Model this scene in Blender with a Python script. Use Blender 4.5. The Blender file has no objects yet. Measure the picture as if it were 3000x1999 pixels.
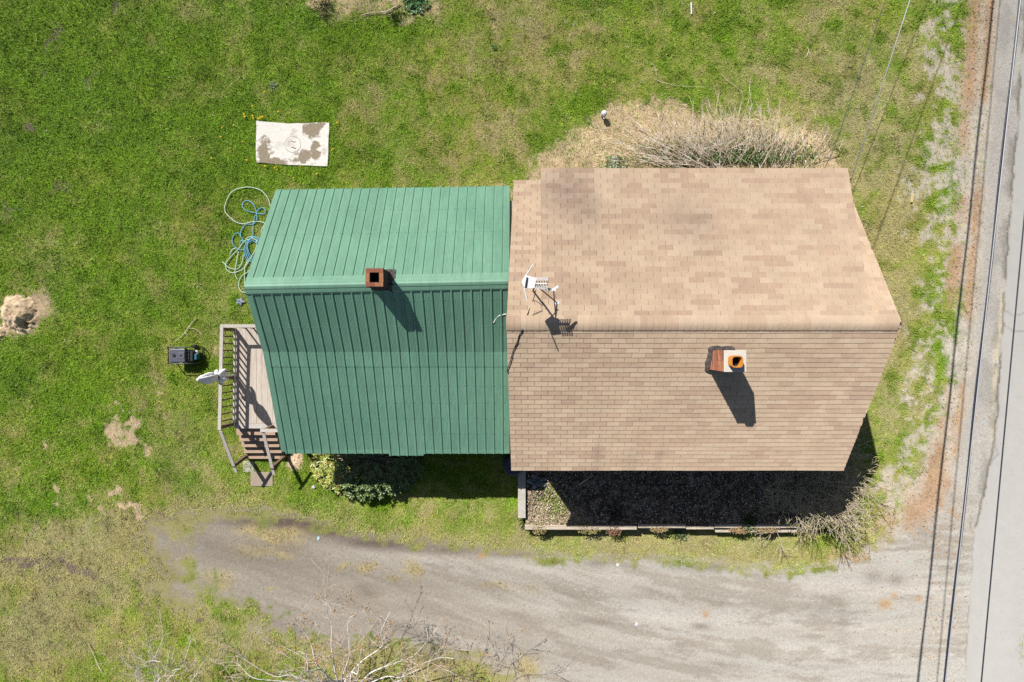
import bpy, math, random
import numpy as np
from mathutils import Vector, Matrix
random.seed(7); RNG = np.random.default_rng(11)
SC = bpy.context.scene
COL = SC.collection
# ------------------------------------------------------------------ camera, sky, sun, exposure
H = 20.8                      # camera height above the lawn
cam = bpy.data.cameras.new('camera'); cam.lens = 24.0; cam.sensor_width = 36.0
cam.clip_start = 0.1; cam.clip_end = 3000
camo = bpy.data.objects.new('camera', cam); COL.objects.link(camo)
camo.location = (0, 0, H); camo.rotation_euler = (0, 0, 0); SC.camera = camo
SUN_EL, SUN_AZ = math.radians(51.2), math.radians(-35)
world = bpy.data.worlds.new('World'); SC.world = world; world.use_nodes = True
wn = world.node_tree; wn.nodes.clear()
sky = wn.nodes.new('ShaderNodeTexSky'); sky.sky_type = 'NISHITA'; sky.sun_disc = False
sky.sun_elevation = SUN_EL; sky.sun_rotation = SUN_AZ; sky.air_density = 1.0; sky.dust_density = 1.0
bg = wn.nodes.new('ShaderNodeBackground'); bg.inputs['Strength'].default_value = 0.055
wo = wn.nodes.new('ShaderNodeOutputWorld')
wn.links.new(sky.outputs[0], bg.inputs[0]); wn.links.new(bg.outputs[0], wo.inputs[0])
sl = bpy.data.lights.new('sun', 'SUN'); sl.energy = 5.0; sl.angle = math.radians(0.5); sl.color = (1.0, 0.955, 0.88)
sun = bpy.data.objects.new('sun', sl); COL.objects.link(sun)
SDIR = Vector((math.sin(SUN_AZ) * math.cos(SUN_EL), math.cos(SUN_AZ) * math.cos(SUN_EL), math.sin(SUN_EL)))
sun.rotation_euler = SDIR.to_track_quat('Z', 'Y').to_euler(); sun.location = SDIR * 60
SC.view_settings.view_transform = 'Standard'; SC.view_settings.look = 'None'
SC.view_settings.gamma = 1.0; SC.view_settings.use_curve_mapping = False
SC.view_settings.exposure = 0.66
SC.cycles.max_bounces = 6; SC.cycles.diffuse_bounces = 3; SC.cycles.glossy_bounces = 2
SC.cycles.use_denoising = False

# ------------------------------------------------------------------ helpers
K = 0.5
def lin(r, g, b, k=K):
    f = lambda c: (c / 12.92 if c <= 0.04045 else ((c + 0.055) / 1.055) ** 2.4)
    return tuple(f(v / 255.0) * k for v in (r, g, b))
def P(px, py, z=0.0):
    d = H - z
    return Vector(((px - 1500) * d / 2000, (1000 - py) * d / 2000, z))
def tag(o, label=None, cat=None, group=None, kind=None):
    if label: o['label'] = label
    if cat: o['category'] = cat
    if group: o['group'] = group
    if kind: o['kind'] = kind
    return o
ORG = {}
def empty(name, loc, label, cat, group=None):
    o = bpy.data.objects.new(name, None); COL.objects.link(o); o.location = loc
    o.empty_display_size = 0.1
    ORG[o] = Vector(loc); return tag(o, label, cat, group)
def link(name, me, parent=None, loc=None):
    o = bpy.data.objects.new(name, me); COL.objects.link(o)
    if parent: o.parent = parent
    if loc is not None: o.location = loc
    return o
class MB:
    def __init__(s): s.v = []; s.f = []; s.m = []; s.mi = 0
    def poly(s, pts):
        n = len(s.v); s.v += [tuple(p) for p in pts]; s.f.append(tuple(range(n, n + len(pts)))); s.m.append(s.mi)
    def hexa(s, c):                       # 8 corners: bottom 4 ccw, top 4 ccw
        n = len(s.v); s.v += [tuple(p) for p in c]
        for q in ((3, 2, 1, 0), (4, 5, 6, 7), (0, 1, 5, 4), (1, 2, 6, 5), (2, 3, 7, 6), (3, 0, 4, 7)):
            s.f.append(tuple(n + i for i in q)); s.m.append(s.mi)
    def box(s, x0, x1, y0, y1, z0, z1):
        s.hexa([(x0, y0, z0), (x1, y0, z0), (x1, y1, z0), (x0, y1, z0), (x0, y0, z1), (x1, y0, z1), (x1, y1, z1), (x0, y1, z1)])
    def bar(s, a, b, w, h, up=(0, 0, 1)):
        a = Vector(a); b = Vector(b); t = (b - a).normalized(); up = Vector(up)
        sx = t.cross(up)
        if sx.length < 1e-4: sx = t.cross(Vector((0, 1, 0)))
        sx.normalize(); u = sx.cross(t).normalized(); sx = sx * w / 2; u = u * h / 2
        s.hexa([a - sx - u, a + sx - u, b + sx - u, b - sx - u, a - sx + u, a + sx + u, b + sx + u, b - sx + u])
    def tube(s, pts, rad, n=6, caps=True):
        pts = [Vector(p) for p in pts]; L = len(pts)
        if not hasattr(rad, '__len__'): rad = [rad] * L
        n0 = len(s.v); prev = None
        for i, p in enumerate(pts):
            t = (pts[min(i + 1, L - 1)] - pts[max(i - 1, 0)])
            t = t.normalized() if t.length > 1e-9 else Vector((0, 0, 1))
            if prev is None:
                a = t.cross(Vector((0, 0, 1)))
                if a.length < 1e-3: a = t.cross(Vector((0, 1, 0)))
            else:
                a = prev - t * prev.dot(t)
                if a.length < 1e-4: a = t.orthogonal()
            a.normalize(); prev = a; b = t.cross(a)
            for k in range(n):
                q = 2 * math.pi * k / n
                s.v.append(tuple(p + (a * math.cos(q) + b * math.sin(q)) * rad[i]))
        for i in range(L - 1):
            for k in range(n):
                k2 = (k + 1) % n
                s.f.append((n0 + i * n + k, n0 + i * n + k2, n0 + (i + 1) * n + k2, n0 + (i + 1) * n + k)); s.m.append(s.mi)
        if caps:
            s.f.append(tuple(n0 + k for k in range(n))[::-1]); s.m.append(s.mi)
            s.f.append(tuple(n0 + (L - 1) * n + k for k in range(n))); s.m.append(s.mi)
    def lathe(s, c, prof, n=14):          # prof: (r, z) list, bottom to top
        c = Vector(c); n0 = len(s.v); L = len(prof)
        for r, z in prof:
            for k in range(n):
                q = 2 * math.pi * k / n
                s.v.append((c.x + r * math.cos(q), c.y + r * math.sin(q), c.z + z))
        for i in range(L - 1):
            for k in range(n):
                k2 = (k + 1) % n
                s.f.append((n0 + i * n + k, n0 + i * n + k2, n0 + (i + 1) * n + k2, n0 + (i + 1) * n + k)); s.m.append(s.mi)
        s.f.append(tuple(n0 + k for k in range(n))[::-1]); s.m.append(s.mi)
        s.f.append(tuple(n0 + (L - 1) * n + k for k in range(n))); s.m.append(s.mi)
    def mesh(s, name, mats, org=Vector((0, 0, 0)), smooth=False):
        me = bpy.data.meshes.new(name)
        me.from_pydata([(v[0] - org.x, v[1] - org.y, v[2] - org.z) for v in s.v], [], s.f)
        if not isinstance(mats, (list, tuple)): mats = [mats]
        for m in mats: me.materials.append(m)
        if len(mats) > 1: me.polygons.foreach_set('material_index', s.m)
        if smooth: me.polygons.foreach_set('use_smooth', [True] * len(s.f))
        me.update(); return me
    def build(s, name, mats, parent=None, smooth=False, kind=None, label=None, bevel=0):
        org = ORG.get(parent, Vector((0, 0, 0)))
        o = link(name, s.mesh(name, mats, org, smooth), parent); ORG[o] = org
        if parent and parent in ORG and parent.type != 'EMPTY': pass
        if kind: o['kind'] = kind
        if label: o['label'] = label
        if bevel:
            b = o.modifiers.new('bevel', 'BEVEL'); b.width = bevel; b.segments = 2; b.limit_method = 'ANGLE'
        return o
def raw_mesh(name, co, faces_n, idx, mats, attrs=None):   # numpy mesh, constant face size
    me = bpy.data.meshes.new(name); nv = len(co); nf = len(idx) // faces_n
    me.vertices.add(nv); me.vertices.foreach_set('co', np.ascontiguousarray(co, np.float32).ravel())
    me.loops.add(len(idx)); me.loops.foreach_set('vertex_index', np.ascontiguousarray(idx, np.int32))
    me.polygons.add(nf); me.polygons.foreach_set('loop_start', np.arange(0, len(idx), faces_n, dtype=np.int32))
    for m in mats: me.materials.append(m)
    for nm, c in (attrs or {}).items():
        a = me.attributes.new(nm, 'FLOAT_COLOR', 'POINT')
        c4 = np.ones((nv, 4), np.float32); c4[:, :3] = c; a.data.foreach_set('color', c4.ravel())
    me.update(calc_edges=True); me.validate(); return me

# ------------------------------------------------------------------ materials
class NT:
    def __init__(s, name):
        s.m = bpy.data.materials.new(name); s.m.use_nodes = True; s.t = s.m.node_tree; s.t.nodes.clear()
        s.o = s.n('ShaderNodeOutputMaterial'); s.b = s.n('ShaderNodeBsdfPrincipled'); s.l(s.b.outputs[0], s.o.inputs[0])
    def n(s, t, **k):
        x = s.t.nodes.new(t)
        for a, b in k.items(): setattr(x, a, b)
        return x
    def l(s, a, b): s.t.links.new(a, b)
    def val(s, i, v): s.b.inputs[i].default_value = v
    def noise(s, scale, detail=4, vec=None, rough=0.6):
        x = s.n('ShaderNodeTexNoise'); x.inputs['Scale'].default_value = scale; x.inputs['Detail'].default_value = detail
        x.inputs['Roughness'].default_value = rough
        if vec is not None: s.l(vec, x.inputs['Vector'])
        return x.outputs['Fac']
    def pos(s, scale=(1, 1, 1)):
        g = s.n('ShaderNodeNewGeometry'); m = s.n('ShaderNodeVectorMath', operation='MULTIPLY')
        s.l(g.outputs['Position'], m.inputs[0]); m.inputs[1].default_value = scale; return m.outputs[0]
    def ramp(s, fac, stops):
        r = s.n('ShaderNodeValToRGB'); e = r.color_ramp.elements
        while len(e) < len(stops): e.new(0.5)
        for x, (p, c) in zip(e, stops): x.position = p; x.color = (*c, 1) if len(c) == 3 else c
        s.l(fac, r.inputs[0]); return r.outputs[0]
    def mix(s, fac, a, b, mode='MIX'):
        x = s.n('ShaderNodeMix', data_type='RGBA', blend_type=mode)
        for sock, v in ((x.inputs[0], fac), (x.inputs[6], a), (x.inputs[7], b)):
            if hasattr(v, 'is_output'): s.l(v, sock)
            elif isinstance(v, (int, float)): sock.default_value = v
            else: sock.default_value = (*v, 1)
        return x.outputs[2]
    def mul(s, col, fac, lo, hi):          # multiply colour by a grey that runs lo..hi with fac
        r = s.ramp(fac, [(0.25, (lo,) * 3), (0.75, (hi,) * 3)]); return s.mix(1.0, col, r, 'MULTIPLY')
    def col(s, c): s.l(c, s.b.inputs['Base Color'])
    def bump(s, fac, strength=0.3, dist=0.01):
        b = s.n('ShaderNodeBump'); b.inputs['Strength'].default_value = strength; b.inputs['Distance'].default_value = dist
        s.l(fac, b.inputs['Height']); s.l(b.outputs[0], s.b.inputs['Normal'])
def mat(name, c, rough=0.7, scale=12, lo=0.8, hi=1.15, bump=0.15, metal=0.0, spec=0.3, c2=None, stretch=(1, 1, 1), dist=0.01):
    t = NT(name); v = t.pos(stretch); f = t.noise(scale, 5, v)
    base = c
    if c2: base = t.ramp(t.noise(scale * 0.35, 3, v), [(0.35, c), (0.65, c2)])
    t.col(t.mul(base, f, lo, hi)); t.val('Roughness', rough); t.val('Metallic', metal); t.val('Specular IOR Level', spec)
    if rough > 0.6: t.val('Diffuse Roughness', 0.8)
    if bump: t.bump(f, bump, dist)
    return t.m
def mat_attr(name, scales=((40, .75, 1.25),), rough=0.95, bump=0.4, dist=0.02, spec=0.15, droughness=0.9, trans=0.0):
    t = NT(name); a = t.n('ShaderNodeAttribute', attribute_name='albedo'); c = a.outputs['Color']; v = t.pos(); f = None
    for s_, lo, hi in scales:
        f = t.noise(s_, 4, v, 0.7); c = t.mul(c, f, lo, hi)
    t.col(c); t.val('Roughness', rough); t.val('Specular IOR Level', spec); t.val('Diffuse Roughness', droughness)
    if f is not None and bump: t.bump(f, bump, dist)
    if trans: t.val('Transmission Weight', 0)
    return t.m
M = {}
M['ground'] = mat_attr('lawn_soil', ((9, .75, 1.25), (45, .6, 1.4)), bump=0.6)
def grass_mat():
    t = NT('grass_blades'); a = t.n('ShaderNodeAttribute', attribute_name='albedo'); t.col(a.outputs['Color']); g = t.n('ShaderNodeNewGeometry')
    m1 = t.n('ShaderNodeVectorMath', operation='SCALE'); t.l(g.outputs['Normal'], m1.inputs[0]); m1.inputs['Scale'].default_value = .45
    m2 = t.n('ShaderNodeVectorMath', operation='ADD'); t.l(m1.outputs[0], m2.inputs[0]); m2.inputs[1].default_value = (0, 0, .75)
    m3 = t.n('ShaderNodeVectorMath', operation='NORMALIZE'); t.l(m2.outputs[0], m3.inputs[0]); t.l(m3.outputs[0], t.b.inputs['Normal'])
    t.val('Roughness', .7); t.val('Specular IOR Level', .2); t.val('Diffuse Roughness', .6); return t.m
M['grass'] = grass_mat()
M['gravel'] = mat_attr('driveway_gravel', ((12, .84, 1.16), (40, .62, 1.38)), bump=0.5, dist=0.015)
M['asphalt'] = mat_attr('road_asphalt', ((3, .95, 1.05), (90, .86, 1.14)), bump=0.25, dist=0.006)
M['litter'] = mat_attr('dead_leaves', (), bump=0, rough=0.8)
M['leaf'] = mat_attr('shrub_leaves', (), bump=0, rough=0.38, spec=0.5, droughness=0.0)
M['concrete'] = mat('concrete', lin(205, 200, 188, .55), .9, 30, .8, 1.15, .3, c2=lin(225, 220, 210, .55))
M['wood_grey'] = mat('weathered_wood', lin(226, 219, 212, .64), .85, 26, .72, 1.2, .3, c2=lin(206, 197, 188, .62), stretch=(3, 3, 3))
M['wood_deck'] = mat('deck_wood', lin(222, 212, 200, .64), .85, 9, .82, 1.16, .2, c2=lin(210, 196, 182, .62), stretch=(7, .8, 3))
M['wood_tread'] = mat('stair_wood', lin(216, 188, 162, .58), .85, 9, .8, 1.16, .2, c2=lin(204, 176, 150, .58), stretch=(.8, 7, 3))
M['wood_brown'] = mat('brown_wood', lin(150, 125, 98), .85, 20, .72, 1.2, .25, c2=lin(125, 104, 84))
M['timber'] = mat('garden_timber', lin(222, 208, 190, .64), .9, 14, .7, 1.2, .3, c2=lin(192, 178, 160, .6), stretch=(.7, 6, 6))
M['bark_white'] = mat('pale_bark', lin(242, 238, 234, .72), .85, 30, .8, 1.1, .0, c2=lin(222, 215, 209, .7))
M['bark_brown'] = mat('twig_bark', lin(208, 194, 172, .68), .85, 30, .75, 1.2, .1, c2=lin(174, 158, 138, .62))
M['cane'] = mat('dead_canes', lin(250, 238, 224, .78), .85, 9, .7, 1.1, .0, c2=lin(214, 190, 160, .7))
M['twig'] = mat('grey_twigs', lin(228, 216, 204, .7), .85, 6, .75, 1.1, .0, c2=lin(192, 172, 150, .62))
M['tar'] = mat('roof_tar', lin(70, 64, 62, .5), .8, 30, .6, 1.5, .5, c2=lin(120, 112, 106))
M['flue'] = mat('clay_flue', lin(228, 150, 62), .7, 20, .8, 1.15, .15)
M['soot'] = mat('soot', (0.012, 0.011, 0.010), .95, 20)
M['cap'] = mat('cement_cap', lin(232, 226, 215, .56), .9, 40, .84, 1.1, .3)
M['mortar'] = mat('mortar', lin(236, 222, 212, .6), .95, 60, .8, 1.1, .2)
M['wall'] = mat('clapboard_paint', lin(205, 200, 188), .6, 6, .92, 1.05, .05)
M['glass'] = mat('window_glass', (0.02, 0.025, 0.03), .08, 3, spec=0.6, bump=0)
M['white'] = mat('white_plastic', lin(235, 235, 238, .6), .45, 9, .92, 1.05, 0)
M['white_metal'] = mat('white_metal', lin(230, 232, 236, .6), .35, 9, .92, 1.05, 0)
M['black'] = mat('black_rubber', (0.016, 0.016, 0.018), .55, 9, .8, 1.2, 0)
M['black_gloss'] = mat('black_paint', (0.012, 0.012, 0.014), .35, 9, .8, 1.2, 0, spec=.5)
M['tank'] = mat('grey_plastic_tank', lin(88, 92, 108, .5), .4, 14, .85, 1.12, .05, spec=.5)
M['blue_box'] = mat('teal_plastic', lin(30, 110, 130), .5, 9)
M['fabric'] = mat('umbrella_canvas', lin(245, 244, 246, .75), .85, 22, .9, 1.06, .1)
M['cable_dark'] = mat('dark_cable', (0.02, 0.022, 0.035), .45, 9, spec=.4)
M['aluminium'] = mat('bare_aluminium', lin(205, 208, 216, .5), .5, 20, .9, 1.05, 0, metal=.15, spec=.5)
M['hose_blue'] = mat('blue_hose', lin(120, 195, 220), .5, 20, .85, 1.1, 0)
M['hose_pale'] = mat('pale_green_hose', lin(205, 232, 212, .55), .55, 20, .85, 1.1, 0)
M['plank'] = mat('fresh_wood', lin(240, 215, 165), .8, 18, .85, 1.1, .2)
M['yellow'] = mat('yellow_petals', lin(250, 205, 20, .6), .7, 80, .8, 1.1, 0)
M['stem'] = mat('green_stem', lin(100, 140, 50), .7, 20)
M['soil'] = mat('bare_clay', lin(248, 226, 192, .62), .95, 16, .68, 1.2, .7, c2=lin(226, 196, 158, .58), dist=.04)
M['rag'] = mat('blue_white_rag', lin(225, 232, 250, .6), .85, 16, .5, 1.1, .2, c2=lin(150, 175, 225))
M['sheet'] = mat('grey_plastic_sheet', lin(170, 178, 186), .4, 9, .8, 1.1, .1)
M['barrel'] = mat('blue_barrel', lin(74, 86, 108, .45), .5, 9)
M['rust'] = mat('rusty_iron', lin(150, 120, 92), .9, 40, .6, 1.2, .3)
M['orange_bits'] = mat('dry_brown_buds', lin(205, 150, 95), .85, 30, .75, 1.15, 0)

def green_metal():
    t = NT('green_painted_steel'); v = t.pos()
    big = t.noise(0.55, 4, v); fine = t.noise(9, 4, t.pos((1, .22, 1)))
    c = t.ramp(big, [(0.3, (.094, .203, .142)), (0.7, (.118, .238, .166))])
    c = t.mul(c, fine, .92, 1.08); c = t.mul(c, t.noise(3.2, 5, t.pos((2.2, .35, .35))), .88, 1.12)
    oi = t.n('ShaderNodeObjectInfo'); c = t.mix(1.0, c, t.ramp(oi.outputs['Random'], [(0, (.94, .95, .95)), (1, (1.06, 1.04, 1.05))]), 'MULTIPLY')
    dirt = t.noise(26, 4, v); c = t.mix(t.ramp(dirt, [(.68, (0, 0, 0)), (.8, (.35, .35, .35))]), c, (.10, .11, .08))
    t.col(c); t.val('Roughness', .40); t.val('Specular IOR Level', .55); t.val('Metallic', 0.0)
    return t.m
M['green'] = green_metal()
STAINS = [(1.25, 3.3, .6, .6, .36), (1.75, 2.75, .35, .5, .24), (3.9, 2.75, .8, .5, .24), (4.1, 2.3, .5, .6, .10),
          (2.05, -2.75, .13, .55, .2), (3.55, -2.75, .11, .5, .16), (2.9, -2.9, .3, .3, .1)]
def shingle_mat(i, c):
    t = NT('asphalt_shingle_%d' % i); v = t.pos()
    col = t.mul(c, t.noise(260, 2, v), .80, 1.20)
    col = t.mul(col, t.noise(2.2, 4, v), .90, 1.10)
    col = t.mul(col, t.noise(22, 3, v), .93, 1.07)
    for sx, sy, rx, ry, a in STAINS:
        m = t.n('ShaderNodeVectorMath', operation='SUBTRACT'); t.l(v, m.inputs[0]); m.inputs[1].default_value = (sx, sy, 0)
        m2 = t.n('ShaderNodeVectorMath', operation='MULTIPLY'); t.l(m.outputs[0], m2.inputs[0]); m2.inputs[1].default_value = (1 / rx, 1 / ry, 0)
        ln = t.n('ShaderNodeVectorMath', operation='LENGTH'); t.l(m2.outputs[0], ln.inputs[0])
        ad = t.n('ShaderNodeMath', operation='ADD'); t.l(ln.outputs['Value'], ad.inputs[0])
        nz = t.n('ShaderNodeMath', operation='MULTIPLY'); t.l(t.noise(3.5, 4, v), nz.inputs[0]); nz.inputs[1].default_value = 1.3
        t.l(nz.outputs[0], ad.inputs[1]); hf = t.n('ShaderNodeMath', operation='MULTIPLY'); t.l(ad.outputs[0], hf.inputs[0]); hf.inputs[1].default_value = .4
        r = t.ramp(hf.outputs[0], [(0.2, (1 - a, 1 - a, 1 - a * .88)), (.8, (1, 1, 1))])
        col = t.mix(1.0, col, r, 'MULTIPLY')
    t.col(col); t.val('Roughness', .95); t.val('Specular IOR Level', .12); t.val('Diffuse Roughness', 1.0)
    t.bump(t.noise(180, 2, v), .35, .004)
    return t.m
TONES = [(231, 208, 182), (227, 203, 176), (224, 199, 172), (219, 192, 166), (213, 185, 161), (209, 180, 157)]
_mt = [sum(c[k] for c in TONES) / 6 for k in range(3)]; TONES = [tuple(_mt[k] + (c[k] - _mt[k]) * .72 for k in range(3)) for c in TONES]
M['sh'] = [shingle_mat(i, lin(*c, .53)) for i, c in enumerate(TONES)]
M['brick'] = [mat('chimney_brick_%d' % i, lin(*c), .95, 60, .7, 1.25, .4, c2=lin(*d)) for i, (c, d) in enumerate(
    [((192, 120, 92), (165, 105, 84)), ((140, 100, 84), (110, 84, 74)), ((214, 148, 106), (180, 122, 92)), ((112, 92, 84), (88, 76, 72))])]

# ------------------------------------------------------------------ numpy noise and ground fields
def _h(ix, iy, seed):
    n = (ix.astype(np.int64) * 374761393 + iy.astype(np.int64) * 668265263 + seed * 974634541) & 0x7fffffff
    n = ((n ^ (n >> 13)) * 1274126177) & 0x7fffffff
    return ((n ^ (n >> 16)) & 0xffff) / 65535.0
def vnoise(x, y, seed=0):
    ix = np.floor(x); iy = np.floor(y); fx = x - ix; fy = y - iy
    fx = fx * fx * (3 - 2 * fx); fy = fy * fy * (3 - 2 * fy)
    a = _h(ix, iy, seed); b = _h(ix + 1, iy, seed); c = _h(ix, iy + 1, seed); d = _h(ix + 1, iy + 1, seed)
    return (a + (b - a) * fx) * (1 - fy) + (c + (d - c) * fx) * fy
def fbm(x, y, seed=0, oct=5, gain=.55):
    s = 0; a = 1; t = 0
    for i in range(oct):
        s = s + a * vnoise(x * 2 ** i + 17.3 * i, y * 2 ** i - 9.1 * i, seed + i); t += a; a *= gain
    return s / t
def sm(x, a, b):
    t = np.clip((x - a) / (b - a), 0, 1); return t * t * (3 - 2 * t)
def inpoly(x, y, poly):
    ins = np.zeros(x.shape, bool); n = len(poly)
    for i in range(n):
        x1, y1 = poly[i]; x2, y2 = poly[(i + 1) % n]
        if y1 == y2: continue
        c = ((y1 > y) != (y2 > y)) & (x < (x2 - x1) * (y - y1) / (y2 - y1) + x1); ins ^= c
    return ins
def pdist(x, y, poly, closed=True):
    d = np.full(x.shape, 1e9); n = len(poly)
    for i in range(n if closed else n - 1):
        x1, y1 = poly[i]; x2, y2 = poly[(i + 1) % n]; dx, dy = x2 - x1, y2 - y1
        t = np.clip(((x - x1) * dx + (y - y1) * dy) / (dx * dx + dy * dy + 1e-9), 0, 1)
        d = np.minimum(d, np.hypot(x - x1 - t * dx, y - y1 - t * dy))
    return d
def sdf(x, y, poly): return np.where(inpoly(x, y, poly), 1, -1) * pdist(x, y, poly)   # + inside
def blob(px, py, lst, warp=0):
    r = np.zeros(px.shape)
    for b in lst:
        cx, cy, rx, ry, a = b
        r += a * np.exp(-(((px - cx) / rx) ** 2 + ((py - cy) / ry) ** 2))
    return r
STEP = 0.05
fx = np.arange(-17.0, 17.001, STEP); fy = np.arange(-12.0, 12.001, STEP)
def ext(a):
    o = [a[-1] + .3, a[-1] + 1, a[-1] + 3, a[-1] + 8, a[-1] + 20, a[-1] + 60, a[-1] + 200, a[-1] + 700]
    return np.concatenate([[-v for v in o[::-1]], a, o])
gx, gy = ext(fx), ext(fy)
GX, GY = np.meshgrid(gx, gy)
PX = 1500 + GX * 2000 / H; PY = 1000 - GY * 2000 / H
def c3(*c): return np.array(lin(*c))
def fields(X, Y):
    px = 1500 + X * 2000 / H; py = 1000 - Y * 2000 / H
    n1 = fbm(X * .35, Y * .35, 1); n2 = fbm(X * 1.2, Y * 1.2, 21); n3 = fbm(X * 4, Y * 4, 41, 4); n4 = fbm(X * 2.2, Y * 2.2, 61)
    wx = (fbm(X * 1.6, Y * 1.6, 81) - .5) * 90 + (n3 - .5) * 60; wy = (fbm(X * 1.6, Y * 1.6, 91) - .5) * 90 + (fbm(X * 4.4, Y * 4.4, 95, 4) - .5) * 60
    qx, qy = px + wx, py + wy
    F = {}
    # dryness of the lawn: 0 lush .. 1 olive, tan
    dry = .19 + (n1 - .5) * .8 + (n2 - .5) * 1.25 + (n3 - .5) * .95
    dry += blob(px, py, [(1750, 150, 420, 230, .2), (2350, 250, 300, 330, .3), (1300, 330, 250, 160, .22), (1150, 230, 200, 90, .12),
        (250, 1620, 420, 130, .5), (150, 1850, 400, 200, .42), (1100, 1540, 700, 60, .22), (2000, 1600, 600, 50, .6), (2600, 800, 100, 500, .3),
        (640, 990, 60, 120, .5), (740, 920, 60, 60, .3), (560, 1330, 200, 200, .12), (400, 1050, 250, 200, .05), (2450, 450, 130, 120, .3),
        (120, 160, 240, 190, -.35), (520, 330, 260, 260, -.2), (1100, 85, 260, 50, -.35), (860, 430, 190, 120, -.22), (180, 560, 170, 160, -.12),
        (2130, 90, 160, 120, -.22), (1450, 60, 200, 120, .1), (330, 1130, 200, 130, -.18), (1960, 320, 160, 40, -.15), (420, 700, 240, 170, -.08), (900, 40, 150, 80, -.05)])
    tuftn = sm(fbm(X * 2.6, Y * 2.6, 711, 4), .55, .70); F['tuft'] = tuftn
    dry += blob(px, py, [(1200, 1950, 450, 90, .7), (700, 1850, 160, 90, .35), (480, 1620, 90, 120, .25), (2580, 900, 110, 480, .35), (2500, 520, 120, 160, .25), (2350, 200, 330, 260, .12), (1600, 180, 420, 170, .10), (250, 1560, 380, 60, .3), (200, 1680, 380, 110, .25), (120, 1870, 330, 160, .22), (2690, 600, 80, 800, .35), (600, 420, 500, 300, .05), (420, 860, 300, 200, .08)]) + .07 + .04 * sm(px, 900, 1400)
    dry = np.clip(dry - tuftn * .28 * (py < 1500), 0, 1.0)
    lush = c3(112, 146, 30); mid = c3(137, 160, 58); olive = c3(168, 173, 92); straw = c3(208, 196, 138)
    def tri(d): d = d[..., None]; return np.where(d < .35, lush + (mid - lush) * d / .35, np.where(d < .7, mid + (olive - mid) * (d - .35) / .35, olive + (straw - olive) * (d - .7) / .45))
    g = tri(dry)
    hue = (fbm(X * .8, Y * .8, 131) - .5)[..., None] * 2
    g = g * (1.10 - .20 * tuftn)[..., None]
    g = g * (1 + hue * np.array([.10, .02, -.10])) * (.66 + .38 * fbm(X * 2.7, Y * 2.7, 151) + .34 * fbm(X * 1.05, Y * 1.05, 161))[..., None]
    # straw / thatch areas
    sp = [(1470, 560), (1545, 500), (1620, 425), (1700, 368), (1790, 308), (1850, 290), (1960, 300), (2060, 312), (2160, 322), (2260, 334), (2340, 360), (2420, 400), (2470, 455), (2490, 520), (2490, 580), (1470, 580)]
    s = sm(sdf(qx, qy, sp), -16, 26)
    s = s * np.clip(.95 + (n2 - .45) * 1.5 - blob(px, py, [(2380, 330, 120, 60, .6), (2100, 470, 220, 45, .25)]), 0, 1)
    tp = [(870, -200), (885, 20), (950, 45), (1010, 66), (1090, 50), (1190, 72), (1265, 52), (1300, 5), (1310, -200)]
    s2 = sm(sdf(qx, qy, tp), -10, 14) * np.clip(.4 + (n4 - .35) * 2.2, 0, 1)
    bare = blob(qx, qy, [(345, 1250, 30, 22, 1.2), (405, 1248, 24, 18, 1.3), (360, 1268, 32, 16, .8), (398, 1275, 12, 14, 1.), (430, 1312, 24, 24, 1.5), (355, 1210, 12, 12, 1.2), (402, 1205, 8, 8, .9), (316, 1300, 11, 9, 1.3),
        (62, 1298, 8, 10, .9), (131, 1300, 11, 12, 1.3), (45, 1370, 13, 10, 1.1), (148, 1386, 10, 14, .9), (155, 1436, 17, 12, 1.2), (265, 1462, 13, 20, 1.2), (302, 1470, 12, 14, 1.), (354, 1440, 12, 16, 1.2),
        (400, 1492, 18, 16, 1.4), (465, 1131, 13, 8, 1.2), (448, 1138, 5, 5, .8), (225, 1412, 9, 9, .8), (60, 930, 85, 75, .9), (130, 900, 60, 40, .5), (10, 975, 20, 22, 1.), (420, 823, 8, 7, 1.), (437, 846, 5, 6, .9),
        (700, 920, 40, 60, .45), (640, 1010, 35, 80, .5), (1285, 1425, 1, 1, 0), (865, 1350, 24, 26, 1.6), (1515, 1480, 16, 40, .7), (1680, 62, 30, 14, .7), (1800, 35, 30, 20, .5), (1590, 270, 16, 16, .3), (590, 40, 1, 1, 0), (240, 255, 26, 12, .7)])
    soil = blob(qx, qy, [(158, 100, 16, 60, .75), (135, 212, 20, 20, .8), (250, 238, 24, 13, .9), (85, 380, 22, 16, .8), (330, 15, 26, 24, .9), (160, 560, 42, 22, .7), (32, 612, 28, 14, .8), (92, 780, 12, 8, .5), (212, 275, 30, 10, .3),
        (95, 1660, 45, 18, 1.2), (190, 1665, 35, 26, 1.), (260, 1680, 30, 26, 1.1), (150, 1720, 20, 12, .8), (30, 1640, 35, 18, .8), (392, 1790, 13, 22, 1.1), (320, 1835, 10, 7, .8), (370, 1840, 13, 9, .8), (590, 1830, 16, 20, .9), (620, 1855, 12, 14, .8),
        (480, 1500, 22, 16, .7), (230, 1560, 40, 30, .5), (180, 1745, 12, 8, .8), (420, 1600, 50, 60, .25), (750, 1860, 60, 60, .35), (900, 1930, 220, 60, .45), (1250, 1930, 200, 70, .5), (230, 1490, 30, 15, .5)])
    F['straw'] = np.clip(np.maximum(s, s2 * .9), 0, 1); F['bare'] = np.clip(sm(bare, .3, .85), 0, 1); F['soil'] = np.clip(sm(soil, .3, .8), 0, 1)
    # roadside verge
    edge = np.interp(py, [-600, 0, 250, 500, 750, 900, 1100, 1300, 1450, 1560, 2600], [2780, 2750, 2725, 2690, 2680, 2700, 2660, 2620, 2560, 2500, 2500])
    v = sm(px - edge + wx * 1.3 + (n2 - .5) * 190, -30, 35)
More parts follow.
